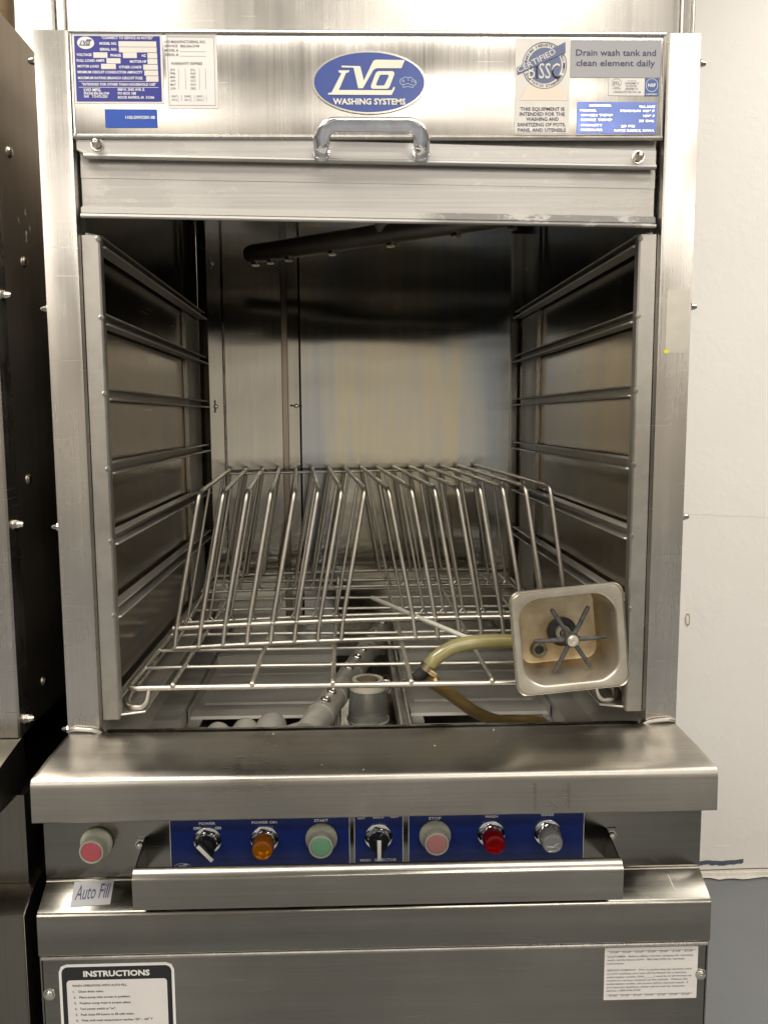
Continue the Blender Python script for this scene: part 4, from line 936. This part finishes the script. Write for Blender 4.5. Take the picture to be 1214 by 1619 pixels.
scrap_tray(-0.2900, -0.0580, 'shallow steel scrap tray left of the plastic cup, below the racks', False)
scrap_tray(0.0660, 0.2900, 'shallow steel scrap tray right of the centre divider, below the hose', True)

# ================================================================ plastic cup
t = thing('plastic_cup', 'clouded plastic cup with cream collar standing below the grid rack', 'cup', (-0.0040, 0.205, 0.7205))
bm = bm_new(); lathe(bm, [(0, 0.0), (0, 0.0300), (0.002, 0.0325), (0.007, 0.0325), (0.0085, 0.0312), (0.040, 0.0300), (0.056, 0.0285)], (-0.0040, 0.205, 0.7205), (0, 0, 1), 36); part('cup_body', bm, CUPM, parent=t)
bm = bm_new(); lathe(bm, [(0.056, 0.0290), (0.060, 0.0285), (0.066, 0.0250), (0.071, 0.0245), (0.071, 0.0190), (0.060, 0.0180)], (-0.0040, 0.205, 0.7205), (0, 0, 1), 36); part('cup_collar', bm, CUPW, parent=t)
bm = bm_new(); lathe(bm, [(0.060, 0.0185), (0.0715, 0.0150), (0.0735, 0.0)], (-0.0040, 0.205, 0.7205), (0, 0, 1), 24); part('cup_cap', bm, plain('rusty_cap', (0.12, 0.085, 0.055), 0.6, var=0.3, nscale=60), parent=t)
bm = bm_new(); lathe(bm, [(0, 0.0336), (0.0025, 0.0336), (0.0025, 0.0322)], (-0.0040, 0.205, 0.7250), (0, 0, 1), 36); part('cup_ring', bm, CUPW, parent=t)
bm = bm_new(); tube(bm, smooth_path([(0.0190, 0.200, 0.7900), (0.0290, 0.198, 0.7905), (0.0325, 0.198, 0.7800), (0.0290, 0.198, 0.7700)]), 0.0016, 8); part('wire_bail', bm, ZINC, parent=t)

# ================================================================ lower grid rack
G = thing('grid_rack', 'flat stainless wire grid rack lying under the divider rack', 'rack', (0, 0.38, 0.840))
def rod(name, pts, r, parent, fil=0.0, n=10):
    bm = bm_new(); tube(bm, fillet(pts, fil, 5) if fil else pts, r, n)
    return part(name, bm, S_WIRE, parent=parent, sharp=60)
zf = 0.8400; xr_ = 0.3310
fr = [(0, 0.0370, zf), (-xr_, 0.0370, zf), (-xr_, 0.7350, zf), (xr_, 0.7350, zf), (xr_, 0.0370, zf), (0.0, 0.0370, zf)]
rod('frame_rod', fr, 0.0040, G, 0.014, 12)
rj = random.Random(21)
def bent(a, b, amt):
    a = V3(a); b = V3(b); out = [a]
    for k in (0.25, 0.5, 0.75): out.append(a.lerp(b, k) + V3((rj.uniform(-amt, amt) * (abs((b - a).y) > .3), rj.uniform(-amt, amt) * (abs((b - a).x) > .3), rj.uniform(-amt, amt) * 0.5)))
    return smooth_path(out + [b], 4)
def bead(bm, p, r): ball(bm, (p[0] + rj.uniform(-.0006, .0006), p[1], p[2]), r * rj.uniform(0.85, 1.2), n=8)
XS_ = (-0.2710, -0.1640, -0.0555, 0.0510, 0.1615, 0.2700)
for k in range(1, 8):
    rod('cross_rod', bent((-xr_ + 0.001, 0.0370 + 0.0865 * k, zf + 0.0005), (xr_ - 0.001, 0.0370 + 0.0865 * k, zf + 0.0005), 0.0016), 0.0029, G)
bm = bm_new()
for x in XS_:
    bead(bm, (x, 0.0350, zf + 0.0040), 0.0040)
    for k in range(1, 8):
        for d in (-1, 1): bead(bm, (x + d * 0.0024, 0.0370 + 0.0865 * k, zf + 0.0030), 0.0024)
for k in range(1, 8):
    for s in (-1, 1): bead(bm, (s * (xr_ - .002), 0.0370 + 0.0865 * k, zf + .001), 0.0038)
part('weld_bead', bm, S_WIRE, parent=G)['kind'] = 'stuff'
for x in XS_: rod('long_rod', bent((x, 0.0375, zf + 0.0050), (x, 0.7345, zf + 0.0052), 0.0014), 0.0029, G)
for s in (-1, 1):
    rod('runner_rod', [(s * 0.3030, 0.0375, zf - 0.003), (s * 0.3055, 0.0340, 0.8220), (s * 0.3120, 0.0330, 0.8150), (s * 0.3300, 0.0350, 0.8150), (s * 0.3370, 0.0520, 0.8200), (s * 0.3370, 0.6900, 0.8210)], 0.0042, G, 0.010)

# ================================================================ divider rack
TH = 0.060; F0 = V3((-0.2985, 0.1780, 0)); ex = V3((math.cos(TH), math.sin(TH), 0)); ey = V3((-math.sin(TH), math.cos(TH), 0))
def FL(x, y, z): return F0 + ex * x + ey * y + V3((0, 0, z))
D = thing('divider_rack', 'stainless wire divider rack with tall leaning loops for standing pans', 'rack', FL(0.3, 0.27, 0.850))
DL = 0.545                         # depth of the loops
def bot(i): return (i * 0.0363) if i < 8 else (0.2541 + 0.1170 + (i - 8) * 0.0350)
def topx(i): return 0.0430 + i * 0.03580
zA = 0.8530; zB = 0.8835
def bow(x): return 0.006 * (1 - ((x - 0.30) / 0.30) ** 2), 0.0035 * (1 - ((x - 0.34) / 0.34) ** 2)
def barpts(y, z, x0=-0.002, x1=0.628):
    out = []
    for k in range(13):
        x = x0 + (x1 - x0) * k / 12; by, bz_ = bow(x); out.append(FL(x, y + by, z + bz_))
    return out
rod('frame_rod', barpts(0.0, zA), 0.0038, D, n=12); rod('frame_rod', barpts(0.003, zB), 0.0042, D, n=12)
rod('top_rod', [FL(0.040, 0.540, 1.0820), FL(0.583, 0.540, 1.0850)], 0.0028, D)
for y in (0.150, 0.385, 0.548): rod('frame_rod', barpts(y, zA + 0.001), 0.0031, D)
for x in (-0.002, 0.628): rod('side_rod', [FL(x, -0.002, zA + 0.0005), FL(x, 0.550, zA + 0.0005)], 0.0034, D)
zt = 1.0895
for i in range(16):
    b_, t_ = bot(i), topx(i); by, bz_ = bow(b_)
    tx = t_ + (0.0035 if i == 15 else 0)
    zt_ = zt + 0.0035 * i / 15 
    pts = [FL(b_, by - 0.001, zA + bz_), FL(b_ + (tx - b_) * 0.10, by + 0.002, zA + bz_ + 0.035), FL(tx, 0.010, zt_), FL(tx + 0.0, 0.545, zt_ + 0.001), FL(b_ + (tx - b_) * 0.02, 0.546, zA + 0.003)]
    LP = rod('divider_loop', [pts[0]] + pts[1:], 0.0038, D, 0.016, 10)
    for f_ in (0.150, 0.385):
        yy = f_; by2, bz2 = bow(b_)
        p0 = FL(b_, yy, zA + bz2 + 0.010); p1 = FL(tx, yy + 0.004, zt_ + 0.0005)
        bm = bm_new(); tube(bm, [p0, p1], 0.0026, 8)
        tube(bm, [p0 + V3((0, 0, 0.001)), FL(b_ - 0.006, yy, zA + bz2 + 0.002)], 0.0020, 6); tube(bm, [p0 + V3((0, 0, 0.001)), FL(b_ + 0.006, yy, zA + bz2 + 0.002)], 0.0020, 6)
        part('loop_strut', bm, S_WIRE, parent=LP, sharp=60)

bm = bm_new()
for i in range(16):
    b_ = bot(i); by, bz_ = bow(b_)
    bead(bm, FL(b_, by - 0.001, zA + bz_), 0.0038); bead(bm, FL(b_ + (topx(i) - b_) * 0.10, by + 0.001, zB + bz_), 0.0037)
part('weld_bead', bm, S_WIRE, parent=D)['kind'] = 'stuff'
# ================================================================ little plastic tube on the rack
bm = bm_new(); tube(bm, [(0.0080, 0.345, 0.8895), (0.050, 0.262, 0.8885), (0.095, 0.170, 0.8885), (0.1420, 0.083, 0.8865)], 0.0036, 12)
o = finish('plastic_tube', bm, TUBEW, None, loc=(0.075, 0.21, 0.888)); tag(o, 'thin milky plastic tube lying across the wire racks left of the steel pan', 'tube')

# ================================================================ steel pan with star handle
PC = V3((0.2570, 0.0030, 0.9085)); PA = R(-5.2)
PAN = thing('steel_pan', 'small square steel pan on its side facing out, six-armed knob inside', 'pan', PC)
def PL(x, y, z):   # pan frame: x right, y into the machine, z up
    c, s_ = math.cos(PA), math.sin(PA); yy = y * math.cos(0.04) ; zz = z
    return (PC.x + x * c + zz * s_, PC.y + yy + z * 0.03, PC.z - x * s_ + zz * c)
def ring_loft(bm, rings, cap0=False, cap1=False):
    prev = None; first = None
    for (w_, h_, r_, y_) in rings:
        rr = [bm.verts.new(PL(x, y_, z)) for x, z in rrect(0, 0, w_, h_, r_, 8)]
        if prev:
            n = len(rr)
            for i in range(n): bm.faces.new((prev[i], prev[(i + 1) % n], rr[(i + 1) % n], rr[i]))
        else: first = rr
        prev = rr
    if cap0: bm.faces.new(first)
    if cap1: bm.faces.new(prev)
bm = bm_new()
ring_loft(bm, [(0.098, 0.088, 0.012, 0.0665), (0.106, 0.096, 0.016, 0.0655), (0.1115, 0.1015, 0.020, 0.0600), (0.1250, 0.1145, 0.029, 0.0100), (0.1265, 0.1160, 0.030, 0.0030), (0.1290, 0.1185, 0.031, 0.0005), (0.1310, 0.1205, 0.031, 0.0),
               (0.1450, 0.1345, 0.016, 0.0002), (0.1460, 0.1355, 0.015, 0.0016), (0.1470, 0.1365, 0.015, 0.0018), (0.1490, 0.1385, 0.014, 0.0000), (0.1505, 0.1400, 0.014, 0.0012), (0.1510, 0.1405, 0.014, 0.0040), (0.1500, 0.1395, 0.014, 0.0042),
               (0.1300, 0.1195, 0.030, 0.0050), (0.1275, 0.1170, 0.030, 0.0110), (0.1140, 0.1040, 0.021, 0.0680), (0.090, 0.080, 0.012, 0.0690)], True, True)
bmesh.ops.recalc_face_normals(bm, faces=bm.faces)
part('pan_body', bm, PANM, parent=PAN, sharp=45)
g = V3((0.2640, 0.0, 0.9020))
bm = bm_new(); lathe(bm, [(0, 0.0205), (0.003, 0.0205), (0.0045, 0.0185), (0.0045, 0.0120), (0.0020, 0.0110), (0, 0.0100)], (g.x, 0.0690, g.z), (0, -1, 0), 36); part('gasket', bm, RUBBER, parent=PAN)
bm = bm_new(); lathe(bm, [(0, 0.0108), (0.006, 0.0104), (0.008, 0.0085), (0.008, 0.0060), (0.003, 0.0055), (0.003, 0)], (g.x + 0.001, 0.0685, g.z - 0.001), (0, -1, 0), 28); part('bushing', bm, CUPW, parent=PAN)
bm = bm_new(); tube(bm, [(g.x + 0.0010, 0.066, g.z - .0005), (0.2665, 0.0300, 0.9015)], 0.0050, 12); part('knob_shaft', bm, ZINC, parent=PAN)
hub = V3((0.2667, 0.0300, 0.9014))
bm = bm_new(); lathe(bm, [(-0.006, 0.0), (-0.006, 0.0095), (0.004, 0.0105), (0.007, 0.0090), (0.0085, 0.0)], hub, (0, -1, 0), 20)
STK = part('star_knob', bm, STAR, parent=PAN)
for ang_, ln_ in ((124, 0.0505), (64, 0.0505), (3.5, 0.0480), (-55, 0.0480), (-116.5, 0.0500), (182, 0.0500)):
    a = R(ang_); d = V3((math.cos(a), 0, math.sin(a))); bm = bm_new()
    tube(bm, [hub + d * 0.007, hub + d * (ln_ * 0.5) + V3((0, -.001, 0)), hub + d * (ln_ - 0.002), hub + d * ln_], 0.003, 10, radii=[0.0033, 0.0031, 0.0029, 0.0018]); part('knob_arm', bm, STAR, parent=STK)
bm = bm_new(); lathe(bm, [(0.006, 0.0078), (0.0095, 0.0078), (0.0115, 0.0060), (0.0122, 0.0)], hub, (0, -1, 0), 22); part('hub_screw', bm, plain('pitted_cream_metal', (0.62, 0.56, 0.47), 0.4, 0.6, var=0.35, nscale=220), parent=STK)
f_ = V3((0.2318, 0.0, 0.8772))
bm = bm_new(); lathe(bm, [(0, 0.0112), (0.004, 0.0112), (0.0052, 0.0102), (0.0050, 0.0065), (0.0, 0.0055), (-0.01, 0.0052), (-0.01, 0)], (f_.x, 0.0680, f_.z), (0, -1, 0), 28); part('drain_fitting', bm, plain('crusted_fitting', (0.16, 0.14, 0.09), 0.6, 0.3, var=0.5, nscale=150, bump=0.5), parent=PAN)
bm = bm_new(); lathe(bm, [(0, 0), (0.0003, 0.0052)], (f_.x, 0.0660, f_.z), (0, 1, 0), 20); part('drain_hole', bm, BLACK, parent=PAN)

# ================================================================ hose
HS = thing('drain_hose', 'yellowed flexible hose running from behind the steel pan down into the tank', 'hose', (0.10, 0.07, 0.86))
bm = bm_new(); tube(bm, smooth_path([(0.2300, 0.0850, 0.8830), (0.200, 0.0770, 0.8860), (0.150, 0.0680, 0.8885), (0.115, 0.0620, 0.8845), (0.0890, 0.0570, 0.8715), (0.0740, 0.0560, 0.8550)], 8), 0.0100, 20); part('hose_tube', bm, HOSE, 'upper olive yellow hose length', HS)
bm = bm_new(); tube(bm, smooth_path([(0.0700, 0.0700, 0.8380), (0.0860, 0.0770, 0.8270), (0.1150, 0.0980, 0.8010), (0.1500, 0.1300, 0.7660), (0.1850, 0.1600, 0.7400), (0.2150, 0.1780, 0.7280), (0.2500, 0.1900, 0.7240), (0.2750, 0.2000, 0.7150)], 8), 0.0092, 20); part('hose_tube', bm, HOSE2, 'lower brown stained hose length', HS)
bm = bm_new(); tube(bm, smooth_path([(0.0760, 0.0560, 0.8590), (0.0700, 0.0575, 0.8500), (0.0620, 0.0610, 0.8420), (0.0590, 0.0680, 0.8340), (0.0650, 0.0720, 0.8330), (0.0760, 0.0740, 0.8330)], 6), 0.0088, 16); part('hose_elbow', bm, RUBBER, parent=HS)
d_ = V3((0.55, 0.02, 0.83)).normalized(); p_ = V3((0.0755, 0.0560, 0.8570))
bm = bm_new(); tube(bm, [p_ - d_ * 0.0045, p_ + d_ * 0.0045], 0.0112, 24); CL = part('hose_clamp', bm, plain('tarnished_band', (0.26, 0.21, 0.14), 0.35, 0.9, var=0.3, nscale=100), parent=HS)
bm = bm_new(); tube(bm, [(0.0760, 0.0430, 0.8560), (0.0850, 0.0430, 0.8500)], 0.0040, 10); lathe(bm, [(0, 0.0045), (0.004, 0.0045), (0.0045, 0)], (0.0850, 0.0440, 0.8460), (0.2, -0.3, -1), 6); box(bm, 0.0800, 0.0880, 0.0440, 0.0480, 0.8400, 0.8440, 0.0006); part('clamp_screw', bm, BRASS, parent=CL)

# ================================================================ neighbouring cabinet at the left
NBX = -0.4620
NB = thing('steel_cabinet', 'dark stainless cabinet standing close beside the washer at the left edge', 'cabinet', (-0.85, 0.4, 0))
bm = bm_new(); box(bm, NBX - 0.80, NBX, 0.0020, 0.85, 0.79, 1.7095, 0.0015); part('side_panel', bm, S_NBS, parent=NB)
bm = bm_new(); prism_z(bm, [(NBX + 0.0010, 0.030), (NBX + 0.0010, -0.0010), (NBX - 0.0015, -0.0030), (NBX - 0.0500, -0.0030), (NBX - 0.0500, 0.0015), (NBX - 0.0004, 0.0016), (NBX - 0.0002, 0.030)], 0.79, 1.7000); part('corner_post', bm, S_POST, parent=NB)
prof = [(0.004, 0.7900), (-0.09, 0.7755), (-0.0985, 0.7695), (-0.1000, 0.7245), (-0.03, 0.7225), (0.004, 0.7225)]
bm = bm_new(); prism_x(bm, prof, NBX - 0.79, NBX + 0.002); part('front_shelf', bm, S_NB, parent=NB)
bm = bm_new(); box(bm, NBX - 0.81, NBX + 0.0090, -0.0200, 0.85, 0.6000, 0.7200, 0.0015); part('control_box', bm, S_NB, parent=NB)
bm = bm_new(); prism_x(bm, [(-0.0200, 0.6000), (-0.0590, 0.5790), (-0.0605, 0.05), (0.85, 0.05), (0.85, 0.60)], NBX - 0.81, NBX + 0.0165, 0.0012); part('base_body', bm, S_NB, parent=NB)
for z in (1.3560, 1.0670, 0.8080): part('acorn_nut', acorn((NBX + 0.0008, 0.0180, z), (1, 0, 0), 0.0058), ZINC, parent=NB)
for y, z in ((0.064, 1.5415), (0.0925, 1.4097), (0.086, 0.8354), (0.07, 1.121), (0.02, 1.655)):
    bm = bm_new(); lathe(bm, [(0, 0.0075), (0.001, 0.0075), (0.0035, 0.0055), (0.0045, 0)], (NBX, y, z), (1, 0, 0), 14); part('screw', bm, ZINC, parent=NB)
rnd = random.Random(3)
bm = bm_new()
for i in range(7):
    y = 0.085 + rnd.uniform(-.012, .035); z = 1.47 + rnd.uniform(-.03, .012)
    pts = [(y + rnd.uniform(-.004, .004), z + rnd.uniform(-.006, .006)) for k in range(4)]
    c_ = (y, z); pts.sort(key=lambda p: math.atan2(p[1] - c_[1], p[0] - c_[0]))
    bm.faces.new([bm.verts.new((NBX + 0.0004, a, b)) for a, b in pts])
part('adhesive_residue', bm, CRUMB, parent=NB)
bm = bm_new(); tube(bm, smooth_path([(-0.71, 0.50, 1.70), (-0.665, 0.50, 1.80), (-0.650, 0.50, 1.90), (-0.652, 0.50, 2.05), (-0.66, 0.50, 2.3)]), 0.0330, 20)
o = finish('wrapped_pipe', bm, PIPEM, None, loc=(-0.70, 0.5, 1.70)); tag(o, 'brown wrapped pipe rising behind the cabinet at the top left corner', 'pipe')
bpy.context.view_layer.update()
